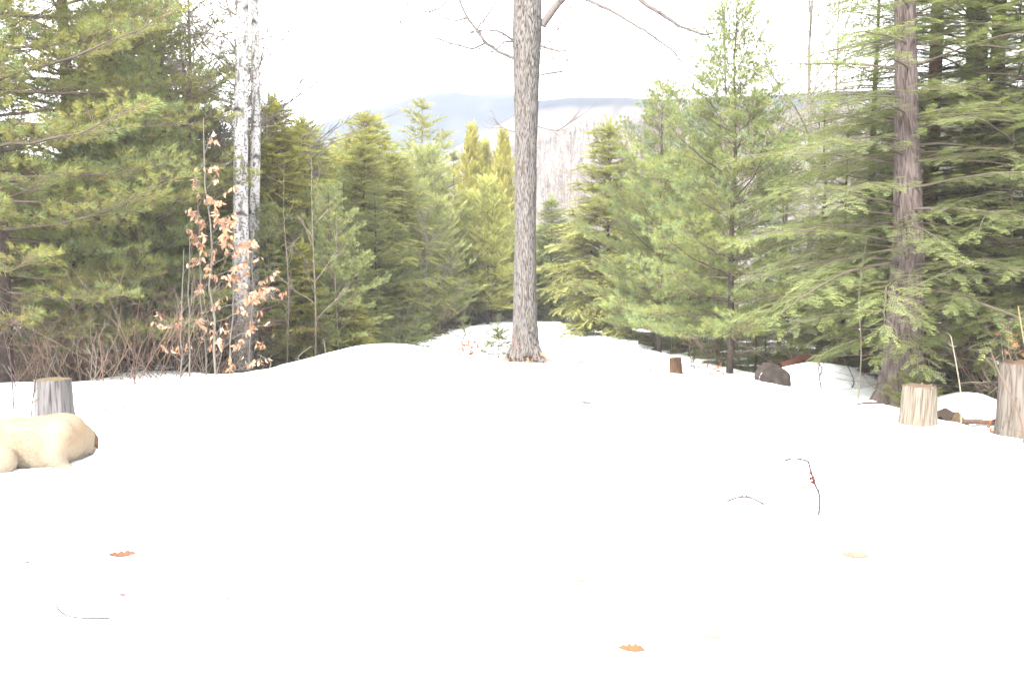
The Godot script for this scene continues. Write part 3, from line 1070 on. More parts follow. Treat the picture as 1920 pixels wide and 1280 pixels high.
func beeches() -> void:
	rng.seed = 909
	var tones := [Color(0.45, 0.24, 0.145), Color(0.50, 0.30, 0.185), Color(0.42, 0.21, 0.12), Color(0.53, 0.38, 0.26)]
	var leaves := []
	for c in tones:
		leaves.append(beech_leaf(c, 0.5))
		leaves.append(beech_leaf(c, 1.2))
	var bark := Color(0.17, 0.15, 0.13)
	# stem foot x, d, height, leaf clusters as [x, y, z, spread, count] beside the foot
	var specs := [
		["slender beech sapling full of orange leaves in front of the birch trunks", -4.27, 12.7, 3.7, 0.02, [[0.02, 3.45, 0, 0.16, 9], [-0.08, 3.1, 0.1, 0.2, 12], [0.14, 2.95, 0.05, 0.18, 10], [0.1, 2.65, 0.1, 0.24, 26], [0.28, 2.3, 0.1, 0.26, 34], [0.1, 2.05, 0.2, 0.26, 24], [0.42, 1.85, 0.2, 0.24, 24], [0.62, 1.7, 0.15, 0.22, 20], [0.28, 1.5, 0.15, 0.3, 22], [0.85, 1.22, 0.1, 0.28, 30], [0.62, 1.05, 0.1, 0.2, 12], [-0.1, 0.95, 0.1, 0.3, 14], [0.12, 0.8, 0.1, 0.22, 12], [0.25, 0.55, 0.15, 0.25, 16]]],
		["thin leaning beech sapling with orange leaves left of the leafy one", -4.15, 12.9, 2.6, 0.014, [[0.05, 2.35, 0, 0.2, 26], [-0.15, 2.1, 0.1, 0.2, 22], [0.15, 1.9, 0.1, 0.22, 26], [0.35, 1.55, 0.1, 0.22, 24], [0.72, 1.28, 0.05, 0.22, 28], [0.5, 0.8, 0.1, 0.2, 14], [0.25, 0.6, 0, 0.25, 14], [0.5, 0.32, 0.1, 0.2, 16], [0.2, 0.3, 0.1, 0.2, 10]]],
		["beech sapling with bare foot whose orange leaves spread right of the birches", -3.98, 13.3, 2.2, 0.012, [[0.15, 2.0, 0, 0.16, 14], [0.05, 1.75, 0.1, 0.2, 16], [0.3, 1.45, 0.1, 0.24, 28], [0.42, 1.3, 0.05, 0.2, 26], [0.1, 1.2, 0.1, 0.2, 18], [0.12, 0.85, 0.1, 0.15, 10], [0.2, 0.5, 0, 0.2, 10]]],
		["beech sapling thick with orange leaves just left of the white birch", -4.52, 13.0, 3.0, 0.014, [[0.0, 2.9, 0, 0.16, 14], [0.12, 2.7, 0.1, 0.2, 22], [-0.1, 2.5, 0, 0.2, 20], [0.15, 2.3, 0.1, 0.24, 40], [0.0, 2.1, 0.05, 0.24, 36], [0.2, 1.9, 0.1, 0.24, 40], [0.1, 1.65, 0.1, 0.22, 26], [-0.15, 1.4, 0.1, 0.2, 16], [0.2, 1.15, 0.1, 0.22, 20], [-0.1, 0.8, 0.1, 0.2, 14], [0.15, 0.55, 0.1, 0.2, 12]]],
		["beech sapling of two pale thin stems with few orange leaves under the pine boughs", -4.72, 12.5, 1.9, 0.014, [[-0.32, 0.95, 0, 0.25, 20], [0.05, 0.9, 0.1, 0.15, 8], [-0.2, 0.55, 0.1, 0.12, 8], [0.1, 0.6, 0.05, 0.1, 6], [0.2, 1.75, 0, 0.2, 6]]],
	]
	for s in specs:
		var o := thing("beech_sapling", s[0], "sapling", on(s[1], s[2], 0.02))
		var st := start()
		var lean := 0.06 if s[3] < 2.9 else -0.02
		tube(st, bent(Vector3(0, -0.1, 0), Vector3(lean * s[3], s[3], 0), 9, 0.012), s[4], 0.005, 7, bark)
		if s[3] < 2:
			tube(st, bent(Vector3(0.1, -0.1, -0.05), Vector3(0.16, s[3] * 1.1, -0.1), 9, 0.012), s[4], 0.005, 7, bark)
		part("stem", st.commit(), M.wood, o)
		for c in s[5]:
			var mid := Vector3(c[0], c[1], c[2])
			var root := Vector3(lean * (c[1] - 0.25), c[1] - 0.22, 0)
			var tw := start()
			var line := bent(root, mid, 5, 0.04)
			tube(tw, line, 0.006, 0.003, 4, bark)
			var leaf_spots := []
			for k in 3:
				var e := mid + Vector3(rng.randf_range(-1, 1) * c[3] * 1.2, rng.randf_range(-0.6, 0.8) * c[3], rng.randf_range(-0.6, 0.6) * c[3])
				var b := bent(line[2], e, 6, 0.06)
				tube(tw, b, 0.0035, 0.0012, 3, bark)
				leaf_spots.append(b)
			part("twig", tw.commit(), M.wood, o)
			for k in int(c[4] * 1.13):
				var b: PackedVector3Array = leaf_spots[rng.randi() % 3]
				var u := rng.randf_range(1.2, 4.99)
				var p := b[int(u)].lerp(b[mini(int(u) + 1, 5)], u - int(u))
				var dir := Vector3(rng.randf_range(-0.8, 0.8), rng.randf_range(-1.3, -0.3), rng.randf_range(-0.6, 0.6))
				var q := frame(dir, rv().normalized()).scaled(Vector3.ONE * rng.randf_range(0.65, 1.0))
				part("leaf", leaves[rng.randi() % leaves.size()], M.leaf, o, Transform3D(q, p))

func plants() -> void:
	rng.seed = 1
	var pine := []
	for c in [Color(0.125, 0.137, 0.05), Color(0.145, 0.152, 0.052), Color(0.105, 0.125, 0.055), Color(0.14, 0.135, 0.05)]:
		pine.append(pine_spray(c, 11, 0.0085))
	var pine_light := []
	for c in [Color(0.145, 0.17, 0.068), Color(0.165, 0.185, 0.07), Color(0.125, 0.16, 0.076)]:
		pine_light.append(pine_spray(c, 13, 0.0085))
	var hem := []
	for c in [Color(0.10, 0.12, 0.046), Color(0.115, 0.135, 0.05), Color(0.09, 0.115, 0.052)]:
		hem.append(hemlock_spray(c, Color(0.165, 0.195, 0.085), 5))
	var spr := []
	for c in [Color(0.075, 0.09, 0.03), Color(0.09, 0.10, 0.03), Color(0.065, 0.085, 0.036)]:
		spr.append(spruce_spray(c, Color(0.14, 0.16, 0.055), 16))
	var far_hem := []
	var far_pine := []
	var far_cedar := []
	for i in 3:
		far_hem.append(coarse_spray(vary(Color(0.13, 0.14, 0.05), 0.12), Color(0.20, 0.205, 0.075), 18, 0.16, 0.034, 0.10, 0.0))
		far_pine.append(coarse_spray(vary(Color(0.15, 0.165, 0.065), 0.12), Color(0.22, 0.235, 0.10), 18, 0.17, 0.026, 0.0, 0.3))
		far_cedar.append(coarse_spray(vary(Color(0.13, 0.135, 0.03), 0.12), Color(0.20, 0.195, 0.05), 14, 0.16, 0.035, -0.06, 0.8))

	var P := {}
	P.big_pine = conifer({"seed": 11, "h": 12.5, "base": 0.9, "rad": 3.5, "prof": 0.7, "whorl": 0.36, "per": 6, "e0": -4, "e1": 42, "curve": 0.45, "sag": 0.1, "bare": 0.22, "step": 0.16, "tw": 0.36, "maxtw": 0.75, "up0": -0.05, "up1": 0.3, "sc": 1.05, "sprays": pine, "r": 0.17, "dead": 14, "thick": 1.2})
	P.young_pine = conifer({"seed": 12, "h": 5.9, "base": 0.65, "rad": 2.2, "prof": 0.66, "whorl": 0.3, "per": 6, "e0": 2, "e1": 52, "curve": 0.4, "sag": 0.05, "bare": 0.15, "step": 0.15, "tw": 0.42, "maxtw": 0.65, "up0": -0.05, "up1": 0.3, "sc": 0.95, "sprays": pine_light, "r": 0.062, "dead": 6})
	P.hemlock = conifer({"seed": 13, "roll": 0.3, "thin": 0.3, "h": 9.5, "base": 1.05, "rad": 2.5, "prof": 0.8, "whorl": 0.26, "per": 5, "e0": -2, "e1": 28, "curve": -0.35, "sag": 0.15, "bare": 0.2, "step": 0.17, "tw": 0.42, "maxtw": 0.7, "up0": -0.2, "up1": 0.12, "sc": 0.78, "sprays": hem, "r": 0.12, "dead": 22})
	P.small_hemlock = conifer({"seed": 14, "roll": 0.3, "h": 4.6, "base": 0.25, "rad": 1.7, "prof": 0.85, "whorl": 0.2, "per": 5, "e0": 2, "e1": 35, "curve": -0.4, "sag": 0.1, "bare": 0.15, "step": 0.16, "tw": 0.42, "maxtw": 0.6, "up0": -0.15, "up1": 0.15, "sc": 0.82, "sprays": hem, "r": 0.06, "dead": 10})
	P.spruce = conifer({"seed": 15, "h": 5.4, "base": 0.3, "rad": 1.45, "prof": 0.9, "whorl": 0.25, "per": 5, "e0": -12, "e1": 35, "curve": 0.45, "sag": 0.2, "bare": 0.25, "step": 0.2, "tw": 0.4, "maxtw": 0.5, "up0": -0.1, "up1": 0.15, "sc": 1.15, "sprays": spr, "r": 0.07, "dead": 18})
	P.tall_spruce = conifer({"seed": 16, "h": 8.4, "base": 1.0, "rad": 1.6, "prof": 0.85, "whorl": 0.34, "per": 4, "e0": -15, "e1": 30, "curve": 0.4, "sag": 0.15, "bare": 0.2, "step": 0.24, "tw": 0.4, "maxtw": 0.5, "up0": -0.1, "up1": 0.1, "sc": 1.3, "sprays": spr, "r": 0.09, "dead": 24})
	P.far_hemlock = conifer({"seed": 17, "h": 5.8, "base": 0.25, "rad": 2.1, "prof": 0.72, "whorl": 0.15, "per": 6, "e0": -2, "e1": 40, "curve": -0.3, "sag": 0.05, "bare": 0.2, "step": 0.19, "tw": 0.42, "maxtw": 0.6, "up0": -0.15, "up1": 0.2, "sc": 1.0, "sprays": far_hem, "r": 0.07})
	P.far_pine = conifer({"seed": 18, "h": 5.6, "base": 0.6, "rad": 1.85, "prof": 0.48, "whorl": 0.22, "per": 6, "e0": 5, "e1": 50, "curve": 0.4, "sag": 0.0, "bare": 0.2, "step": 0.18, "tw": 0.42, "maxtw": 0.6, "up0": 0.0, "up1": 0.4, "sc": 0.95, "sprays": far_pine, "r": 0.07})
	P.cedar = conifer({"seed": 19, "h": 6.8, "base": 1.3, "dead": 20, "rad": 1.1, "prof": 0.7, "whorl": 0.16, "per": 6, "e0": 5, "e1": 55, "curve": 0.6, "sag": 0.0, "bare": 0.2, "step": 0.17, "tw": 0.4, "maxtw": 0.4, "up0": 0.1, "up1": 0.6, "sc": 0.9, "sprays": far_cedar, "r": 0.08})
	P.tier_spruce = conifer({"seed": 20, "h": 8.2, "base": 1.8, "rad": 3.2, "prof": 0.8, "thin": 0.0, "whorl": 0.5, "per": 7, "e0": -12, "e1": 22, "curve": 0.9, "sag": 0.35, "bare": 0.28, "step": 0.2, "tw": 0.3, "maxtw": 0.42, "up0": 0.0, "up1": 0.4, "sc": 1.05, "sprays": far_hem, "r": 0.1})
	P.fir_seedling = conifer({"seed": 21, "h": 0.62, "base": 0.05, "rad": 0.3, "prof": 0.9, "whorl": 0.09, "per": 4, "e0": 8, "e1": 40, "curve": 0.3, "sag": 0.0, "bare": 0.2, "step": 0.08, "tw": 0.4, "maxtw": 0.12, "up0": 0.0, "up1": 0.3, "sc": 0.52, "sprays": spr, "r": 0.008})
	P.thin_seedling = conifer({"seed": 22, "h": 0.62, "base": 0.06, "rad": 0.22, "prof": 0.9, "whorl": 0.11, "per": 3, "e0": 12, "e1": 45, "curve": 0.2, "sag": 0.0, "bare": 0.3, "step": 0.12, "tw": 0.3, "maxtw": 0.06, "up0": 0.0, "up1": 0.3, "sc": 0.3, "sprays": spr, "r": 0.007})
	twig_least = 0.0075
	P.bare_a = bare_tree(31, 9.5, 0.075, 0.2, 30, 2, 5, Color(0.22, 0.195, 0.18), Color(0.17, 0.14, 0.13), 0.9)
	P.bare_b = bare_tree(32, 7.5, 0.05, 0.25, 20, 2, 4, Color(0.28, 0.255, 0.24), Color(0.2, 0.17, 0.16), 1.1)
	twig_least = 0.0035
	P.pole = bare_tree(33, 4.2, 0.022, 0.2, 14, 1, 4, Color(0.2, 0.17, 0.135), Color(0.17, 0.14, 0.11), 1.0, 0.22)

	# --- left side
	plant(P.big_pine, "white_pine", "tall white pine at the left edge with its grey trunk cut by the frame", "tree", -6.95, 12.0, 0.3)
	plant(P.big_pine, "white_pine", "white pine behind the left edge pine with its trunk deep among the boughs", "tree", -7.3, 14.8, 2.4, 0.95)
	plant(P.big_pine, "white_pine", "white pine left of the birches with feathery boughs hanging above the beech leaves", "tree", -6.3, 16.2, 4.1, 0.72)
	plant(P.young_pine, "white_pine", "young white pine filling the gap between the left edge pine and the beech leaves", "tree", -5.75, 14.0, 1.0, 0.8)
	plant(P.young_pine, "white_pine", "young white pine with low boughs behind the red canes at the left", "tree", -6.6, 13.4, 2.7, 0.62)
	var L := [[-6.6, 19.0, 0.3, 1.0], [-5.75, 17.2, 1.2, 0.86], [-8.0, 17.5, 2.2, 1.1], [-9.3, 16.0, 3.0, 1.25], [-9.6, 20.5, 0.9, 1.35], [-11.5, 18.5, 1.9, 1.4], [-7.6, 22.0, 3.3, 1.2], [-5.2, 16.0, 5.0, 0.5], [-6.0, 14.6, 5.5, 0.36], [-8.6, 14.2, 4.4, 0.5], [-7.2, 18.6, 0.2, 1.3], [-6.2, 20.5, 2.9, 1.25], [-8.4, 19.5, 4.9, 1.5], [-4.9, 18.2, 1.1, 0.55], [-6.9, 15.8, 2.0, 0.6], [-5.0, 15.2, 3.1, 0.42], [-4.4, 15.9, 0.4, 0.4], [-3.8, 15.4, 5.2, 0.3]]
	for i in L.size():
		var t: Array = L[i]
		plant(P.spruce, "spruce", ranked(L, i, "dark spruces in the stand behind the left pines"), "tree", t[0], t[1], t[2], t[3], M.dull, "dark spruces behind the left pines")
	plant(P.spruce, "spruce", "dark olive spruce whose top rises just right of the birch trunks", "tree", -5.2, 19.4, 0.7, 0.98)
	plant(P.far_hemlock, "hemlock", "narrow olive hemlock second right of the birch trunks", "tree", -5.1, 22.0, 0.7, 0.92)
	plant(P.spruce, "fir", "blue green fir low down between the birch and the snow mound", "tree", -3.95, 17.4, 2.0, 0.62, M.dull)
	plant(P.small_hemlock, "hemlock", "green hemlock with drooping boughs behind the crest of the snow mound", "tree", -3.5, 18.6, 1.0, 0.78)
	plant(P.small_hemlock, "hemlock", "pale hemlock leaning over the left rim of the mound", "tree", -4.5, 20.4, 2.6, 0.95)
	plant(P.far_hemlock, "hemlock", "broad yellow green hemlock left of the tiered spruce", "tree", -3.85, 24.0, 0.4, 1.0, M.yellow)
	plant(P.far_hemlock, "hemlock", "yellow green hemlock in front of the broad one at the back of the clearing", "tree", -3.0, 22.6, 3.4, 0.8)
	var rim := [[-4.0, 14.6, 0.5], [-3.55, 15.0, 0.42], [-3.2, 15.6, 0.6], [-2.9, 16.6, 0.5], [-3.7, 16.2, 0.8], [-4.4, 16.8, 0.95], [-2.85, 18.6, 0.62], [-3.3, 20.0, 0.9], [-2.5, 20.2, 0.5], [-2.7, 22.0, 0.75], [-4.9, 14.6, 0.34], [-4.5, 14.9, 0.3], [-3.1, 14.6, 0.24], [-2.75, 15.4, 0.26], [-2.5, 24.5, 0.8], [-2.2, 28.0, 0.8]]
	for i in rim.size():
		plant([P.spruce, P.far_hemlock, P.young_pine, P.spruce, P.small_hemlock, P.far_hemlock][i % 6], "hemlock" if i % 3 else "fir", ranked(rim, i, "young evergreens in the thick growth behind the snow mound"), "tree", rim[i][0], rim[i][1], i * 2.3, rim[i][2] * (0.85 if i % 3 else 1.0), [M.pale, M.yellow, M.pale, M.needles][i % 4], "young evergreens behind the snow mound")
	# --- middle back
	plant(P.tier_spruce, "spruce", "tallest tiered spruce against the mountain left of the oak trunk", "tree", -3.4, 34.0, 0.5, 1.0)
	plant(P.tier_spruce, "spruce", "small tiered spruce top left of the tallest tiered spruce", "tree", -5.6, 38.0, 1.5, 0.99, M.dull)
	plant(P.tier_spruce, "spruce", "lower tiered spruce right of the tallest tiered spruce", "tree", -2.2, 34.0, 2.5, 0.76)
	plant(P.far_pine, "white_pine", "pale grey green pine with a rounded crown below the tiered spruce", "tree", -2.62, 27.0, 0.5, 0.95)
	plant(P.cedar, "cedar", "yellow green cedar with the left of the three pointed tops beside the oak", "tree", -1.42, 32.0, 0.5, 1.02, M.yellow)
	plant(P.cedar, "cedar", "yellow green cedar with the middle of the three pointed tops beside the oak", "tree", -0.98, 33.0, 2.0, 0.96, M.yellow)
	plant(P.cedar, "cedar", "yellow green cedar nearest the left side of the oak trunk", "tree", -0.3, 31.5, 3.6, 0.98, M.yellow)
	plant(P.far_pine, "white_pine", "light yellow green pine low in front of the three cedars", "tree", -0.75, 27.5, 1.7, 0.78, M.yellow)
	plant(P.far_hemlock, "hemlock", "hemlock over the dark gap at the far end of the clearing", "tree", -1.6, 31.0, 2.9, 0.8)
	plant(P.far_hemlock, "hemlock", "dark low hemlock just right of the oak trunk", "tree", 1.35, 30.5, 1.2, 0.72, M.dull)
	var pale := [[-4.5, 19.6, 0.62], [-3.3, 23.4, 0.72], [-2.1, 25.4, 0.66], [-4.7, 25.6, 0.95], [-1.3, 28.6, 0.74], [0.2, 29.6, 0.62], [-3.6, 27.6, 0.9], [-5.6, 24.2, 0.95], [3.0, 22.8, 0.6], [3.4, 21.2, 0.75], [4.4, 20.6, 0.8], [1.2, 33, 0.6]]
	for i in pale.size():
		plant(P.far_pine, "white_pine", ranked(pale, i, "pale round topped pines at the back of the clearing"), "tree", pale[i][0], pale[i][1], i * 1.9, pale[i][2], M.yellow if i % 3 == 1 else M.pale, "pale young pines at the back")
	var back := [[-4.8, 29, 0.85], [-3.9, 30.5, 0.9], [-1.9, 36.5, 0.85], [-0.6, 37, 0.8], [0.8, 35.5, 0.62], [2.6, 35, 0.7], [-7.4, 27, 1.0], [-8.8, 31, 1.1], [-6.6, 33, 1.05], [3.9, 30, 0.8], [-10.5, 26, 1.2], [-12.5, 30, 1.3], [4.9, 27, 0.85]]
	for i in back.size():
		plant(P.far_hemlock, "hemlock", ranked(back, i, "hemlocks in the closed row at the back"), "tree", back[i][0], back[i][1], i * 1.3, back[i][2], M.yellow if i % 3 == 0 else null, "hemlocks at the back of the clearing")
	# --- right side
	plant(P.far_hemlock, "hemlock", "olive conical hemlock right of the oak over the far snow", "tree", 2.45, 22.6, 0.5, 0.9)
	plant(P.young_pine, "white_pine", "bluish young pine between the olive hemlock and the slim trunked pine", "tree", 3.1, 18.6, 1.4, 0.92)
	plant(P.young_pine, "white_pine", "bright young white pine with a slim bare trunk standing in the snow hollow", "tree", 3.58, 14.5, 0.2, 1.0)
	plant(P.small_hemlock, "hemlock", "light green hemlock right of the bright young pine", "tree", 5.15, 14.8, 2.3, 1.0)
	plant(P.small_hemlock, "hemlock", "hemlock with drooping sprays left of the big furrowed trunk", "tree", 5.0, 13.4, 4.0, 0.8)
	plant(P.hemlock, "hemlock", "tall dark hemlock behind the stump at the right edge", "tree", 6.2, 11.6, 0.8, 1.2)
	plant(P.hemlock, "hemlock", "tall hemlock behind the reddish trunk", "tree", 7.2, 14.2, 2.5, 1.4)
	plant(P.hemlock, "hemlock", "hemlock whose boughs fill the upper right corner", "tree", 8.0, 12.2, 4.1, 1.3)
	var R := [[4.3, 19.5, 0.7], [5.6, 18.5, 0.85], [7.0, 17.0, 1.0], [8.6, 16.0, 1.2], [8.3, 12.6, 1.1], [6.6, 21.5, 1.1], [9.0, 20.5, 1.3], [11.0, 18.0, 1.4], [4.1, 16.6, 0.4], [5.9, 16.2, 0.5], [4.6, 16.0, 0.35], [6.3, 13.2, 0.4], [7.4, 12.0, 0.5]]
	for i in R.size():
		plant(P.small_hemlock, "hemlock", ranked(R, i, "hemlocks in the stand behind the right hand trees"), "tree", R[i][0], R[i][1], i * 1.7, R[i][2], M.dull if i % 2 else null, "hemlocks in the stand on the right")
	var low := [[2.75, 21.2, 0.34], [3.2, 20.0, 0.4], [3.7, 18.4, 0.36], [4.05, 17.4, 0.42], [4.4, 15.9, 0.34], [4.75, 15.0, 0.36], [5.1, 14.2, 0.32], [5.6, 13.2, 0.36], [6.3, 11.0, 0.3], [2.5, 23.5, 0.4], [2.2, 26.0, 0.45]]
	for i in low.size():
		plant(P.small_hemlock, "hemlock", ranked(low, i, "low hemlocks along the right rim of the clearing"), "tree", low[i][0], low[i][1], i * 2.1, low[i][2], M.needles if i % 2 else M.dull, "low hemlocks along the right rim")
	plant(P.hemlock, "hemlock", "hemlock with boughs hanging in front of the reddish trunk", "tree", 5.75, 11.1, 2.2, 1.05)
	plant(P.hemlock, "hemlock", "hemlock at the far right edge above the tall stump", "tree", 6.9, 10.5, 5.1, 1.15)
	plant(P.hemlock, "hemlock", "tall hemlock left of the furrowed trunk with its top against the sky", "tree", 5.3, 13.2, 3.3, 0.72)
	plant(P.hemlock, "hemlock", "hemlock deep in the stand between the furrowed and reddish trunks", "tree", 6.9, 12.9, 0.4, 1.25)
	# --- two old trunks on the right, their crowns of hemlock boughs
	rng.seed = 5
	var old_trunk := bark_trunk([[-0.3, 0.36], [0.1, 0.285], [0.5, 0.23], [1.0, 0.2], [1.9, 0.178], [3.5, 0.125], [9.6, 0.06]], [[-0.3, 0, 0], [0.9, 0.04, 0], [1.9, 0.06, 0], [3.5, -0.03, 0], [9.6, -0.3, 0]], 120, 300, 0.022, 5.5, 3.0, Color(0.06, 0.037, 0.028), Color(0.19, 0.15, 0.14), Color(0.10, 0.065, 0.05), 23, 0.4)
	var red_trunk := bark_trunk([[-0.3, 0.16], [0.5, 0.115], [9.0, 0.06]], [[-0.3, 0, 0], [1.6, 0.04, 0], [9, 0.1, 0]], 64, 220, 0.006, 6, 12, Color(0.10, 0.052, 0.032), Color(0.165, 0.09, 0.06), Color(0.12, 0.075, 0.05), 29)
	var high := {"trunk": old_trunk, "limbs": P.hemlock.limbs, "green": P.hemlock.green}
	plant(high, "hemlock", "thick furrowed old trunk at the right with drooping green boughs", "tree", 4.55, 10.35, 0.0, 1.0, null, "", vmat("old furrowed bark", 0.95, Color(0.33, 0.335, 0.34)))
	plant({"trunk": P.pole.trunk, "limbs": high.limbs, "green": high.green}, "hemlock", "slim hemlock just right of the furrowed trunk with boughs crossing in front of it", "tree", 5.65, 10.1, 2.6, 0.92)
	plant({"trunk": red_trunk, "limbs": P.hemlock.limbs, "green": P.hemlock.green}, "hemlock", "reddish smooth trunk close behind the thick furrowed trunk", "tree", 5.55, 11.9, 1.0, 0.95, null, "", M.plain)
	# --- bare trees
	plant(P.bare_a, "bare_tree", "tall bare tree with forked grey stems behind the right hemlocks", "tree", 8.6, 24.0, 0.4, 1.0)
	plant(P.bare_a, "bare_tree", "bare tree with whitish trunk behind the bluish young pine", "tree", 4.0, 23.0, 2.0, 0.72)
	plant(P.bare_b, "bare_tree", "thin bare tree among the dark spruces left of the birches", "tree", -6.6, 17.6, 0.4, 0.8)
	plant(P.bare_b, "bare_tree", "thin bare tree just left of the beech leaves rising against the sky", "tree", -6.9, 19.0, 2.4, 1.1)
	plant(P.bare_a, "bare_tree", "slender bare tree whose fine crown fills the sky between the pines and the birch", "tree", -5.75, 16.2, 1.1, 0.85)
	plant(P.bare_a, "bare_tree", "grey bare tree rising behind the dark spruces just left of the birch pair", "tree", -5.55, 18.2, 3.0, 1.0)
	plant(P.bare_a, "bare_tree", "grey bare tree with a twiggy crown against the sky right of the bright young pine", "tree", 6.1, 18.4, 5.0, 1.0)
	plant(P.bare_b, "bare_tree", "thin bare tree behind the top of the bright young pine", "tree", 4.6, 19.6, 1.0, 1.15)
	var mid := [[3.4, 52, 1.0], [4.6, 56, 1.1], [5.6, 50, 0.95], [2.6, 60, 1.1], [6.6, 58, 1.2], [1.6, 54, 0.9], [7.8, 52, 1.1], [0.9, 64, 1.1], [3.9, 66, 1.2], [9.0, 60, 1.2], [5.2, 70, 1.3], [2.0, 72, 1.2], [10.4, 54, 1.1], [-1.6, 58, 1.0], [-3.0, 62, 1.1], [-7.0, 56, 1.2], [7.0, 44, 0.9], [8.4, 40, 0.9], [4.5, 42, 0.75], [3.2, 41, 0.7]]
	for i in mid.size():
		plant(P.bare_b if i % 2 else P.bare_a, "bare_tree", ranked(mid, i, "pale bare trees down in the valley wood"), "tree", mid[i][0], mid[i][1], i * 0.9, mid[i][2], null, "bare trees down in the valley")
	# --- thin poles at the dark far end and along the edges
	var poles := [[-1.9, 31.5, 0.9], [-1.5, 30.5, 1.0], [-1.25, 31.2, 0.8], [-0.85, 30.6, 1.1], [-0.55, 31.4, 0.8], [-2.2, 30.0, 0.9], [-2.7, 29.0, 0.9], [-2.0, 24.5, 0.7], [2.9, 21.4, 0.6], [3.3, 20.4, 0.7], [3.9, 18.2, 0.6], [4.4, 17.2, 0.6], [-5.0, 13.9, 0.9], [-5.6, 13.4, 0.8], [-3.6, 14.2, 0.8], [-3.2, 14.35, 0.95], [-2.95, 14.9, 0.7], [5.2, 12.3, 0.6], [5.7, 12.9, 0.9], [6.2, 10.8, 0.9], [6.5, 10.2, 1.0]]
	for i in poles.size():
		plant(P.pole, "sapling", ranked(poles, i, "thin bare saplings round the edge of the clearing"), "sapling", poles[i][0], poles[i][1], i * 1.1, poles[i][2], null, "thin bare saplings round the clearing")
	plant(P.bare_b, "sapling", "pale slender bare sapling in front of the dark far trees left of the oak", "sapling", -1.98, 20.6, 0.8, 0.42)
	# --- seedlings on the snow
	plant(P.fir_seedling, "fir_seedling", "little green fir seedling right of the mound crest", "seedling", -1.78, 16.6, 0.3, 1.0, M.dull)
	plant(P.thin_seedling, "spruce_seedling", "thin dark spruce seedling behind the orange oak leaves", "seedling", -0.88, 16.0, 0.9, 1.25, M.dull)
	plant(P.fir_seedling, "fir_seedling", "bushy fir seedling at the left foot of the oak", "seedling", -0.23, 15.0, 2.0, 1.05, M.dull)
	plant(P.fir_seedling, "fir_seedling", "sparse fir seedling at the left rim of the far snow", "seedling", -2.45, 17.2, 1.2, 0.8)
	plant(P.thin_seedling, "spruce_seedling", "thin seedling just left of the slim trunked pine", "seedling", 3.15, 15.2, 0.4, 0.75, M.dull)
	plant(P.thin_seedling, "spruce_seedling", "thin seedling just right of the slim trunked pine", "seedling", 3.95, 14.7, 1.4, 0.65, M.dull)
	plant(P.fir_seedling, "fir_seedling", "dark bushy hemlock seedling at the foot of the thick furrowed trunk", "seedling", 4.5, 9.9, 0.4, 0.95)
	plant(P.fir_seedling, "fir_seedling", "green fir seedling behind the cut stump near the reddish trunk", "seedling", 5.75, 11.0, 2.2, 1.1)

	# --- bare twiggy shrubs along the left edge
	var reds := [Color(0.17, 0.085, 0.07), Color(0.24, 0.17, 0.125), Color(0.29, 0.235, 0.185), Color(0.2, 0.15, 0.12)]
	var shrubs := [cane_shrub(51, 13, 1.5, 1.0, reds), cane_shrub(52, 12, 1.2, 1.2, reds), cane_shrub(53, 15, 0.9, 1.0, reds)]
	var sp := [[-6.9, 11.9], [-6.4, 12.1], [-5.9, 12.2], [-5.4, 12.5], [-6.6, 12.7], [-5.7, 12.9], [-4.9, 12.9], [-4.5, 13.3], [-7.3, 12.6], [-7.6, 12.0], [-7.0, 12.3], [-6.1, 12.5], [-5.2, 12.9], [-4.8, 13.6], [-4.2, 14.0], [-5.3, 13.7], [-6.2, 13.2], [-6.9, 13.3], [-6.6, 14.2], [-5.9, 14.9], [-4.6, 14.9], [-7.6, 13.9], [-2.6, 22.5], [-2.1, 27.5], [-1.4, 30.2], [-0.8, 31.0], [0.3, 31.5], [2.8, 22.3], [3.5, 19.5], [4.0, 16.2], [6.0, 11.2], [5.9, 10.2], [-2.6, 18.2], [-2.2, 21.0], [-2.9, 20.0], [-1.8, 25.5], [4.2, 17.3], [4.9, 13.9], [5.5, 12.0]]
	for i in sp.size():
		lone("shrub", shrubs[i % 3], M.wood, ranked(sp, i, "leafless brown shrubs along the edge of the snow"), "shrub", on(sp[i][0], sp[i][1]), "leafless shrubs along the snow edge", i * 1.9)

	# --- the wood that covers the hillside
	var hill_mesh := []
	for i in 3:
		rng.seed = 60 + i
		var st := start()
		tube(st, bent(Vector3(0, -1, 0), Vector3(rng.randf_range(-0.5, 0.5), 12, 0), 4, 0.02), 0.16, 0.03, 3, Color(0.17, 0.158, 0.15))
		for k in 16:
			var a := rng.randf() * TAU
			var y := rng.randf_range(3.5, 11.5)
			var e := Vector3(cos(a), rng.randf_range(0.5, 1.6), sin(a)) * rng.randf_range(1.2, 2.6) * (1.2 - y / 16.0)
			stick(st, Vector3(0, y, 0), Vector3(0, y, 0) + e, 0.05, Color(0.105, 0.088, 0.083))
			for j in 3:
				var b := Vector3(0, y, 0) + e * rng.randf_range(0.3, 0.9)
				stick(st, b, b + e * 0.4 + rv() * 0.9, 0.03, Color(0.095, 0.078, 0.073))
		hill_mesh.append(st.commit())
	rng.seed = 66
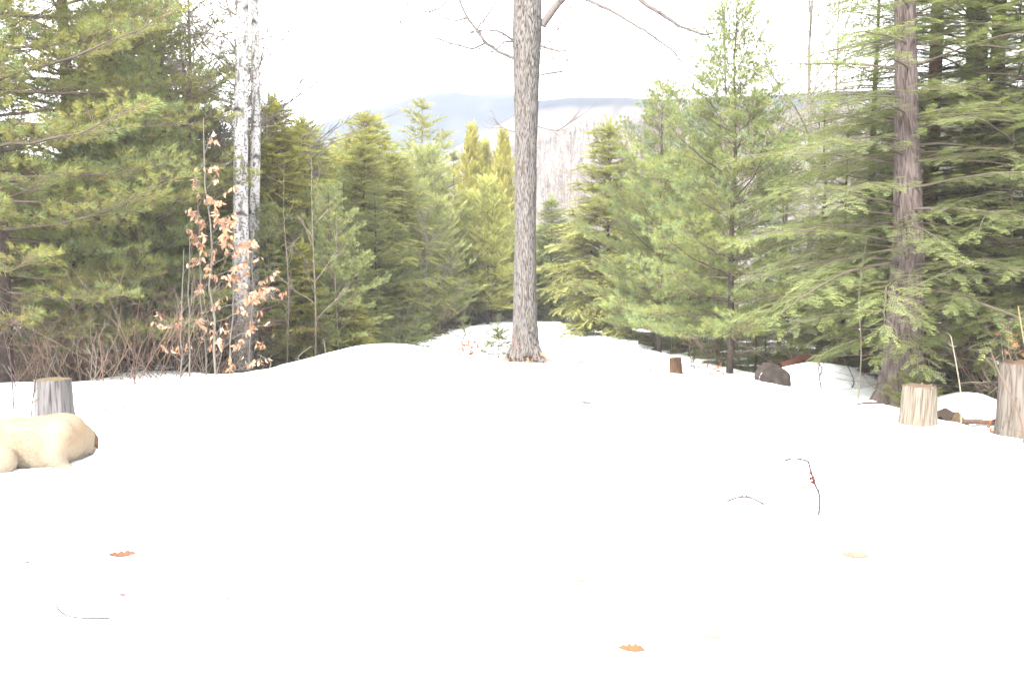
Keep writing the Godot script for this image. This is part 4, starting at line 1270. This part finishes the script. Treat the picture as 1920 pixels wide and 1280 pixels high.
	for i in 3:
		var mm := MultiMesh.new()
		mm.transform_format = MultiMesh.TRANSFORM_3D
		mm.mesh = hill_mesh[i]
		mm.instance_count = 2600
		for k in 2600:
			var b := rng.randf_range(-0.5, 0.6)
			var r := 85.0 + 700.0 * sqrt(rng.randf())
			var t := Transform3D(Basis(Vector3.UP, rng.randf() * TAU).scaled(Vector3.ONE * rng.randf_range(0.7, 1.15)), Vector3(sin(b) * r, far_height(b, r), -cos(b) * r))
			mm.set_instance_transform(k, t)
		var o := MultiMeshInstance3D.new()
		o.name = numbered("hillside_wood")
		o.multimesh = mm
		o.material_override = M.wood
		add_child(o)
		o.set_meta("kind", "stuff")
		tag(o, ["pale bare wood covering the hillside under the mountain", "pale bare wood in the valley behind the far trees", "pinkish bare wood climbing the ridge right of the oak"][i], "woodland")

func rod(pts: Array, r0: float, r1: float, col: Color, kids := 0) -> ArrayMesh:
	var st := start()
	var rough := PackedVector3Array()
	for p in pts:
		rough.append(p)
	var line := PackedVector3Array()
	var n := rough.size()
	for i in n - 1:
		for k in 4:
			line.append(rough[i].cubic_interpolate(rough[i + 1], rough[maxi(i - 1, 0)], rough[mini(i + 2, n - 1)], k / 4.0))
	line.append(rough[n - 1])
	tube(st, line, r0, r1, 6, col, true)
	for k in kids:
		var i := rng.randi_range(2, line.size() - 1)
		bare_limb(st, line[i], ((line[i] - line[i - 1]).normalized() + rv()).normalized(), rng.randf_range(0.03, 0.08), r1, 0, col, 0, 0)
	return st.commit()

func rock(r: Vector3, seed_: int, a: Color, b: Color) -> ArrayMesh:
	var st := start()
	st.set_smooth_group(0)
	var n := 22
	for i in n + 1:
		for k in n + 1:
			var u := PI * i / n
			var v := TAU * (k % n) / n
			var p := Vector3(sin(u) * cos(v), cos(u), sin(u) * sin(v))
			var w := patch_noise.get_noise_3d(p.x * 6 + seed_, p.y * 6, p.z * 6)
			st.set_color(a.lerp(b, clampf(0.5 + patch_noise.get_noise_3d(p.x * 20, p.y * 20 + seed_, p.z * 20), 0, 1)))
			st.add_vertex(p * r * (1 + 0.35 * w))
	for i in n:
		for k in n:
			var q := i * (n + 1) + k
			for idx in [q, q + n + 2, q + n + 1, q, q + 1, q + n + 2]:
				st.add_index(idx)
	st.generate_normals()
	return st.commit()

func small_things() -> void:
	rng.seed = 404
	# --- stumps
	stump("weathered grey stump with mossy top right behind the dog", -4.57, 8.75, 0.17, 0.46, [Color(0.08, 0.07, 0.065), Color(0.21, 0.195, 0.19), Color(0.16, 0.15, 0.12)], [Color(0.13, 0.09, 0.05), Color(0.16, 0.12, 0.07), Color(0.1, 0.085, 0.03)], 61)
	stump("short pale barkless stump in front of the thick furrowed trunk", 4.09, 8.84, 0.165, 0.38, [Color(0.11, 0.085, 0.065), Color(0.27, 0.235, 0.185), Color(0.2, 0.165, 0.09)], [Color(0.15, 0.095, 0.065), Color(0.18, 0.125, 0.09), Color(0.12, 0.08, 0.055)], 62, -0.03)
	var tall := stump("tall pale stump with dark red split cut by the right edge of the frame", 5.12, 8.7, 0.27, 0.82, [Color(0.09, 0.065, 0.05), Color(0.23, 0.2, 0.17), Color(0.18, 0.14, 0.09)], [Color(0.15, 0.09, 0.062), Color(0.18, 0.12, 0.085), Color(0.12, 0.075, 0.05)], 63)
	var rot := start()
	tube(rot, bent(Vector3(-0.10, 0.79, 0.235), Vector3(-0.04, 0.25, 0.262), 7, 0.04), 0.03, 0.012, 8, Color(0.13, 0.035, 0.025))
	part("rotten_split", rot.commit(), M.plain, tall)
	stump("small brown stump with a split slab standing left of the slim trunked pine", 2.68, 14.4, 0.095, 0.27, [Color(0.07, 0.035, 0.022), Color(0.15, 0.085, 0.05), Color(0.12, 0.09, 0.03)], [Color(0.14, 0.085, 0.05), Color(0.17, 0.11, 0.07), Color(0.12, 0.09, 0.04)], 64, 0.05)
	stump("tiny brown stump far back on the snow left of the oak", -0.55, 29.0, 0.1, 0.26, [Color(0.2, 0.12, 0.08), Color(0.34, 0.22, 0.14), Color(0.25, 0.2, 0.1)], [Color(0.34, 0.22, 0.14), Color(0.4, 0.27, 0.16), Color(0.25, 0.2, 0.1)], 65)
	# --- rocks and logs
	lone("mossy_rock", rock(Vector3(0.075, 0.045, 0.07), 3, Color(0.22, 0.2, 0.03), Color(0.3, 0.27, 0.06)), M.plain, "small mossy yellow green rock between the small stump and the slim pine", "rock", on(2.86, 14.1))
	lone("mossy_rock", rock(Vector3(0.11, 0.1, 0.1), 5, Color(0.24, 0.21, 0.1), Color(0.34, 0.28, 0.17)), M.plain, "brown rock on the snow just left of the oak trunk", "rock", on(-0.32, 21.0))
	var lg := thing("log", "dark sawn log end sticking out of the snow right of the slim pine", "log", on(3.56, 11.9) + Vector3(0, 0.03, 0))
	lg.rotation = Vector3(0, deg_to_rad(-8), 0)
	part("trunk", bark_trunk([[-0.6, 0.2], [0.0, 0.215]], [[-0.6, 0, 0], [0, 0, 0]], 96, 30, 0.015, 6, 4, Color(0.03, 0.022, 0.02), Color(0.085, 0.065, 0.055), Color(0.06, 0.045, 0.035), 71), M.plain, lg, Transform3D(Basis(Vector3.RIGHT, PI / 2), Vector3.ZERO))
	part("cut_face", disc(0.21, 0.0, 72, Color(0.03, 0.025, 0.022), Color(0.075, 0.058, 0.05), Color(0.1, 0.08, 0.065)), M.plain, lg, Transform3D(Basis(Vector3.RIGHT, PI / 2), Vector3(0, 0, 0.002)))
	lone("log", rod([Vector3(-0.25, -0.02, 0), Vector3(0, 0.05, 0), Vector3(0.2, 0.13, 0)], 0.07, 0.06, Color(0.11, 0.045, 0.028)), M.plain, "reddish rotten log lying along the top of the right snow mound", "log", on(4.35, 13.5) + Vector3(0, 0.03, 0), "", 0.15)
	lone("log", rod([Vector3(-0.15, 0.03, 0.25), Vector3(0.1, 0.05, -0.2), Vector3(0.3, 0.0, -0.5)], 0.1, 0.09, Color(0.07, 0.045, 0.035)), M.plain, "dark log end just right of the short pale stump", "log", on(4.6, 9.35))
	lone("dead_branch", rod([Vector3(-0.7, 0.03, 0.0), Vector3(-0.2, 0.05, -0.05), Vector3(0.5, 0.03, 0.1), Vector3(1.1, 0.03, 0.2)], 0.035, 0.012, Color(0.12, 0.07, 0.05), 8), M.plain, "dark dead branch lying on the snow between the two right stumps", "branch", on(5.15, 9.3))
	lone("dead_branch", rod([Vector3(-0.35, -0.01, 0.12), Vector3(-0.12, 0.012, 0.02), Vector3(0.05, 0.0, 0.03), Vector3(0.3, 0.02, -0.1)], 0.009, 0.018, Color(0.1, 0.07, 0.06), 4), M.plain, "dark stick on the snow left of the thick furrowed trunk", "branch", on(4.2, 10.1))
	lone("root_wad", cane_shrub(81, 16, 0.42, 1.4, [Color(0.02, 0.018, 0.018), Color(0.05, 0.04, 0.04)]), M.plain, "black upturned roots at the far edge right of the oak", "roots", on(1.55, 24.3))
	lone("brush_pile", cane_shrub(82, 22, 0.45, 3.2, [Color(0.28, 0.24, 0.2), Color(0.35, 0.3, 0.25)]), M.plain, "grey heap of cut brush beside the black upturned roots", "brush", on(2.05, 23.6))
	lone("fallen_branch", rod([Vector3(-0.3, 0.02, 0.1), Vector3(-0.1, 0.12, 0.03), Vector3(0.1, 0.1, 0), Vector3(0.25, 0.0, 0)], 0.012, 0.005, Color(0.1, 0.08, 0.07), 5), M.plain, "dark arched twig on the snow right of the oak foot", "branch", on(1.3, 14.3))
	lone("fallen_branch", rod([Vector3(-0.3, 0.01, 0.1), Vector3(-0.05, 0.1, 0.0), Vector3(0.12, 0.11, 0), Vector3(0.3, 0.0, 0.05)], 0.012, 0.005, Color(0.12, 0.1, 0.09), 5), M.plain, "arched forked stick just left of the small brown stump", "branch", on(2.3, 14.0))

	# --- leaves and bits on the near snow
	var flat := [
		["curled orange leaf lying on the snow nearest the camera", 0.49, 3.5, 0.10, Color(0.15, 0.062, 0.028), 0.4, 0.75],
		["brown oak leaf lying on the snow at the lower left", -2.1, 4.66, 0.13, Color(0.10, 0.048, 0.03), 0.6, 0.4],
		["pale tan curled leaf on the snow at the lower right", 1.85, 4.67, 0.14, Color(0.15, 0.11, 0.085), 0.4, 0.3],
		["faint pale pink leaf on the snow below the middle", 0.34, 4.28, 0.06, Color(0.16, 0.12, 0.095), 0.5, 0.4],
		["faint pale yellow leaf on the snow left of the pale tan leaf", 0.85, 3.62, 0.07, Color(0.16, 0.135, 0.095), 0.5, 0.3],
		["small brown leaf scrap on the snow near the left edge", -2.57, 4.56, 0.05, Color(0.07, 0.035, 0.025), 0.8, 0.4],
		["dull pinkish leaf far out on the snow right of the middle", 1.02, 8.3, 0.08, Color(0.15, 0.11, 0.09), 0.4, 0.2],
	]
	for f in flat:
		lone("fallen_leaf", oak_leaf(f[4], f[3] * 1.2, f[5] * 0.35, f[6] * 0.3), M.leaf, f[0], "leaf", on(f[1], f[2]) + Vector3(0, 0.026, 0), "", rng.randf_range(-0.3, 0.3)).rotation.x = 0.28
	lone("bark_flake", rock(Vector3(0.02, 0.007, 0.012), 7, Color(0.12, 0.07, 0.09), Color(0.2, 0.14, 0.16)), M.plain, "dark purple flake of bark on the snow below the brown oak leaf", "bark flake", on(-1.89, 4.17) + Vector3(0, 0.004, 0), "", -0.5)
	lone("bark_flake", rock(Vector3(0.06, 0.018, 0.025), 8, Color(0.06, 0.055, 0.055), Color(0.2, 0.18, 0.17)), M.plain, "dark bark chip alone on the snow below the oak", "bark flake", on(0.85, 10.1) + Vector3(0, 0.012, 0), "", -0.6)
	lone("bark_flake", rock(Vector3(0.008, 0.006, 0.008), 9, Color(0.05, 0.05, 0.05), Color(0.1, 0.1, 0.1)), M.plain, "tiny black speck on the snow right of the middle", "bark flake", on(1.08, 4.61))
	lone("bark_flake", rock(Vector3(0.035, 0.01, 0.012), 10, Color(0.2, 0.18, 0.17), Color(0.3, 0.27, 0.25)), M.plain, "grey chip on the snow in front of the right stumps", "bark flake", on(4.12, 7.95), "", -0.4)
	lone("fallen_twig", rod([Vector3(-0.17, 0.012, -0.07), Vector3(-0.1, 0.006, 0.02), Vector3(0.0, 0.006, 0.085), Vector3(0.16, 0.008, 0.1)], 0.0036, 0.0044, Color(0.075, 0.07, 0.07)), M.plain, "thin dark curved twig on the snow at the lower left", "twig", on(-1.98, 3.98))
	lone("fallen_twig", rod([Vector3(-0.03, 0.005, 0.02), Vector3(0.03, 0.008, -0.02)], 0.004, 0.0025, Color(0.12, 0.11, 0.10), 3), M.plain, "little grey sprig on the snow right of the thin curved twig", "twig", on(-1.37, 4.1))
	lone("fallen_twig", rod([Vector3(0, 0.0, 0), Vector3(0.003, 0.03, 0), Vector3(-0.004, 0.055, 0)], 0.0042, 0.0028, Color(0.1, 0.09, 0.08)), M.plain, "tiny upright twig on the snow between the speck and the tan leaf", "twig", on(1.23, 4.32))
	lone("fallen_twig", rod([Vector3(-0.03, 0.004, -0.02), Vector3(0.0, 0.003, 0), Vector3(0.04, 0.004, 0.003)], 0.0032, 0.0025, Color(0.12, 0.11, 0.1)), M.plain, "faint curved thread of twig above the brown oak leaf", "twig", on(-2.41, 5.36))
	lone("fallen_twig", rod([Vector3(-0.03, 0.01, 0), Vector3(0.0, 0.02, 0), Vector3(0.03, 0.008, 0)], 0.004, 0.003, Color(0.16, 0.14, 0.13), 3), M.plain, "small dark broken twig on the snow right of the dog", "twig", on(-3.07, 8.15))
	var bits := []
	for i in 28:
		bits.append([rng.randf_range(-2.6, 2.8), rng.randf_range(3.6, 9.0)])
	for i in bits.size():
		lone("litter_bit", rod([Vector3(-0.015, 0.006, 0), Vector3(0.004, 0.01, 0.006), Vector3(0.022, 0.006, rng.randf_range(-0.02, 0.02))], rng.randf_range(0.0025, 0.005), 0.002, Color(0.1, 0.085, 0.075) * rng.randf_range(0.6, 1.5), rng.randi() % 3), M.plain, ranked(bits, i, "tiny brown bits of twig scattered on the open snow"), "litter", on(bits[i][0], bits[i][1]), "tiny bits on the open snow", rng.randf() * TAU)
	# --- stems standing in the snow
	var cane := thing("berry_twig", "dark bent twig with dried red berries arching out of the snow at the right", "twig", on(1.96, 5.55, 0.02))
	part("stem", rod([Vector3(0.0, 0, 0), Vector3(0.005, 0.14, 0), Vector3(-0.035, 0.24, 0), Vector3(-0.06, 0.33, -0.01), Vector3(-0.08, 0.372, -0.01), Vector3(-0.16, 0.39, 0.0), Vector3(-0.235, 0.385, 0.02)], 0.008, 0.0062, Color(0.065, 0.054, 0.05), 6), M.plain, cane)
	for b in [Vector3(-0.045, 0.27, 0.008), Vector3(-0.055, 0.26, -0.006), Vector3(-0.038, 0.255, 0.01), Vector3(-0.05, 0.24, 0.008), Vector3(-0.035, 0.235, 0.006), Vector3(-0.062, 0.3, 0.008)]:
		part("berry", rock(Vector3.ONE * 0.0095, 11, Color(0.08, 0.02, 0.02), Color(0.1, 0.03, 0.028)), M.plain, cane, Transform3D(Basis(), b))
	part("leaf", oak_leaf(Color(0.13, 0.065, 0.035), 0.045, 0.6, 0.6), M.leaf, cane, Transform3D(Basis.from_euler(Vector3(1.2, 0.3, 1.5)), Vector3(-0.095, 0.21, 0.01)))
	lone("arched_twig", rod([Vector3(-0.125, 0.0, -0.05), Vector3(-0.06, 0.035, -0.02), Vector3(0.01, 0.045, 0.0), Vector3(0.08, 0.02, 0.02), Vector3(0.125, -0.01, 0.05)], 0.007, 0.0072, Color(0.08, 0.072, 0.068), 4), M.plain, "low arched twig with both ends in the snow left of the berry twig", "twig", on(1.57, 5.82))
	lone("arched_twig", rod([Vector3(0, 0, 0), Vector3(0.01, 0.14, 0), Vector3(0.05, 0.26, -0.03), Vector3(0.15, 0.31, -0.05)], 0.006, 0.004, Color(0.13, 0.11, 0.1)), M.plain, "thin pale bent stem standing in the snow right of the dog", "twig", on(-2.88, 8.05))
	var stems := [
		["tall thin green stem standing beside the right side of the short pale stump", 4.28, 8.35, [Vector3.ZERO, Vector3(-0.01, 0.4, 0), Vector3(-0.08, 0.95, -0.1)], Color(0.3, 0.28, 0.2)],
		["yellowish stem rising in front of the tall right stump", 4.72, 7.85, [Vector3.ZERO, Vector3(-0.03, 0.45, 0), Vector3(-0.1, 0.9, -0.1), Vector3(-0.12, 1.25, -0.2)], Color(0.3, 0.22, 0.12)],
		["thin reddish stem leaning left in front of the right brush", 4.6, 7.85, [Vector3.ZERO, Vector3(-0.06, 0.3, 0), Vector3(-0.2, 0.65, -0.1), Vector3(-0.28, 0.85, -0.1)], Color(0.2, 0.13, 0.1)],
		["purplish straight cane left of the grey stump", -4.75, 8.35, [Vector3.ZERO, Vector3(0.005, 0.4, 0), Vector3(-0.01, 0.85, 0)], Color(0.10, 0.06, 0.075)],
		["slanting dark cane touching the left side of the grey stump", -4.65, 8.45, [Vector3.ZERO, Vector3(0.03, 0.3, 0), Vector3(0.1, 0.65, 0)], Color(0.11, 0.075, 0.065)],
		["brown cane a little right of the grey stump", -4.45, 9.6, [Vector3.ZERO, Vector3(-0.01, 0.3, 0), Vector3(-0.03, 0.8, 0)], Color(0.18, 0.11, 0.08)],
		["dark red bunch of canes out on the snow right of the grey stump", -4.55, 10.6, [Vector3.ZERO, Vector3(0.0, 0.3, 0), Vector3(0.02, 0.75, 0), Vector3(0.1, 1.2, 0)], Color(0.12, 0.055, 0.05)],
		["grey stalk leaning right at the snow edge left of the beech", -4.3, 9.7, [Vector3.ZERO, Vector3(0.05, 0.2, 0), Vector3(0.12, 0.5, 0)], Color(0.2, 0.15, 0.13)],
		["bent dry stem right of the slim pine on the snow mound", 4.3, 12.2, [Vector3.ZERO, Vector3(-0.05, 0.3, 0), Vector3(-0.03, 0.55, 0)], Color(0.25, 0.2, 0.15)],
		["thin stalk standing left of the thick furrowed trunk", 4.1, 10.4, [Vector3.ZERO, Vector3(0.02, 0.6, 0), Vector3(-0.03, 1.3, 0), Vector3(0.05, 2.0, 0)], Color(0.34, 0.30, 0.22)],
	]
	for s in stems:
		lone("dead_cane", rod(s[3], 0.009, 0.0055, s[4] * 0.7, 7), M.plain, s[0], "cane", on(s[1], s[2], 0.03))
	var stalks := [[0.75, 14.9], [0.95, 15.6], [1.3, 16.5], [1.75, 15.2], [2.1, 16.2], [2.35, 14.9], [3.0, 14.9], [-1.2, 15.8], [-0.6, 17.2], [4.4, 12.6], [4.7, 12.2], [1.7, 18.5], [-1.9, 15.0], [4.95, 11.0], [4.5, 8.0], [4.75, 8.3], [-6.2, 11.0], [-5.9, 11.2], [-5.5, 11.4], [-5.2, 11.0], [-4.95, 11.6], [-4.5, 11.9], [-4.1, 12.2], [-3.5, 12.6], [-3.0, 12.6], [-6.6, 10.8], [-2.6, 12.2]]
	for i in stalks.size():
		lone("dry_stalk", rod([Vector3.ZERO, Vector3(rng.randf_range(-0.06, 0.06), 0.14, 0), Vector3(rng.randf_range(-0.15, 0.15), rng.randf_range(0.22, 0.5), 0.05)], 0.009, 0.005, Color(0.13, 0.11, 0.095), 5), M.plain, ranked(stalks, i, "short dry stalks poking through the snow"), "stalk", on(stalks[i][0], stalks[i][1], 0.03), "short dry stalks in the snow")
	# --- dry leaf clumps
	for c in [["low clump of orange oak leaves on the snow left of the oak", -0.72, 15.2, 40, 0.22], ["brown leaf litter gathered round the foot of the oak", 0.22, 14.25, 44, 0.3], ["few orange leaves by the foot of the slim trunked pine", 3.3, 14.3, 10, 0.16], ["orange leaves far back on the snow right of the oak", 1.15, 20.0, 6, 0.12], ["rusty leaves caught in the dead branch between the right stumps", 5.0, 9.1, 16, 0.14], ["orange leaves hanging above the tall right stump", 5.3, 9.2, 18, 0.2]]:
		var o := thing("leaf_clump", c[0], "leaves", on(c[1], c[2]) + Vector3(0, 0.75 if c[3] == 18 else 0.0, 0))
		part("twig", cane_shrub(90 + c[3], 5, c[4] * 1.5, c[4] * 2, [Color(0.25, 0.16, 0.12)]), M.wood, o)
		var lm := [oak_leaf(Color(0.22, 0.10, 0.055), 0.085, 0.6, 0.3), oak_leaf(Color(0.17, 0.075, 0.042), 0.08, 0.9, 0.5)]
		if c[3] == 44:
			lm = [oak_leaf(Color(0.06, 0.040, 0.030), 0.085, 0.6, 0.3), oak_leaf(Color(0.05, 0.034, 0.026), 0.08, 0.9, 0.5)]
		for k in c[3]:
			var p := Vector3(rng.randf_range(-1, 1) * c[4], rng.randf_range(0.02, 1.0) * c[4] * (0.4 if c[3] == 44 else 1.3), rng.randf_range(-1, 1) * c[4])
			part("leaf", lm[k % 2], M.leaf, o, Transform3D(Basis.from_euler(Vector3(rng.randf() * 6, rng.randf() * 6, rng.randf() * 6)), p))
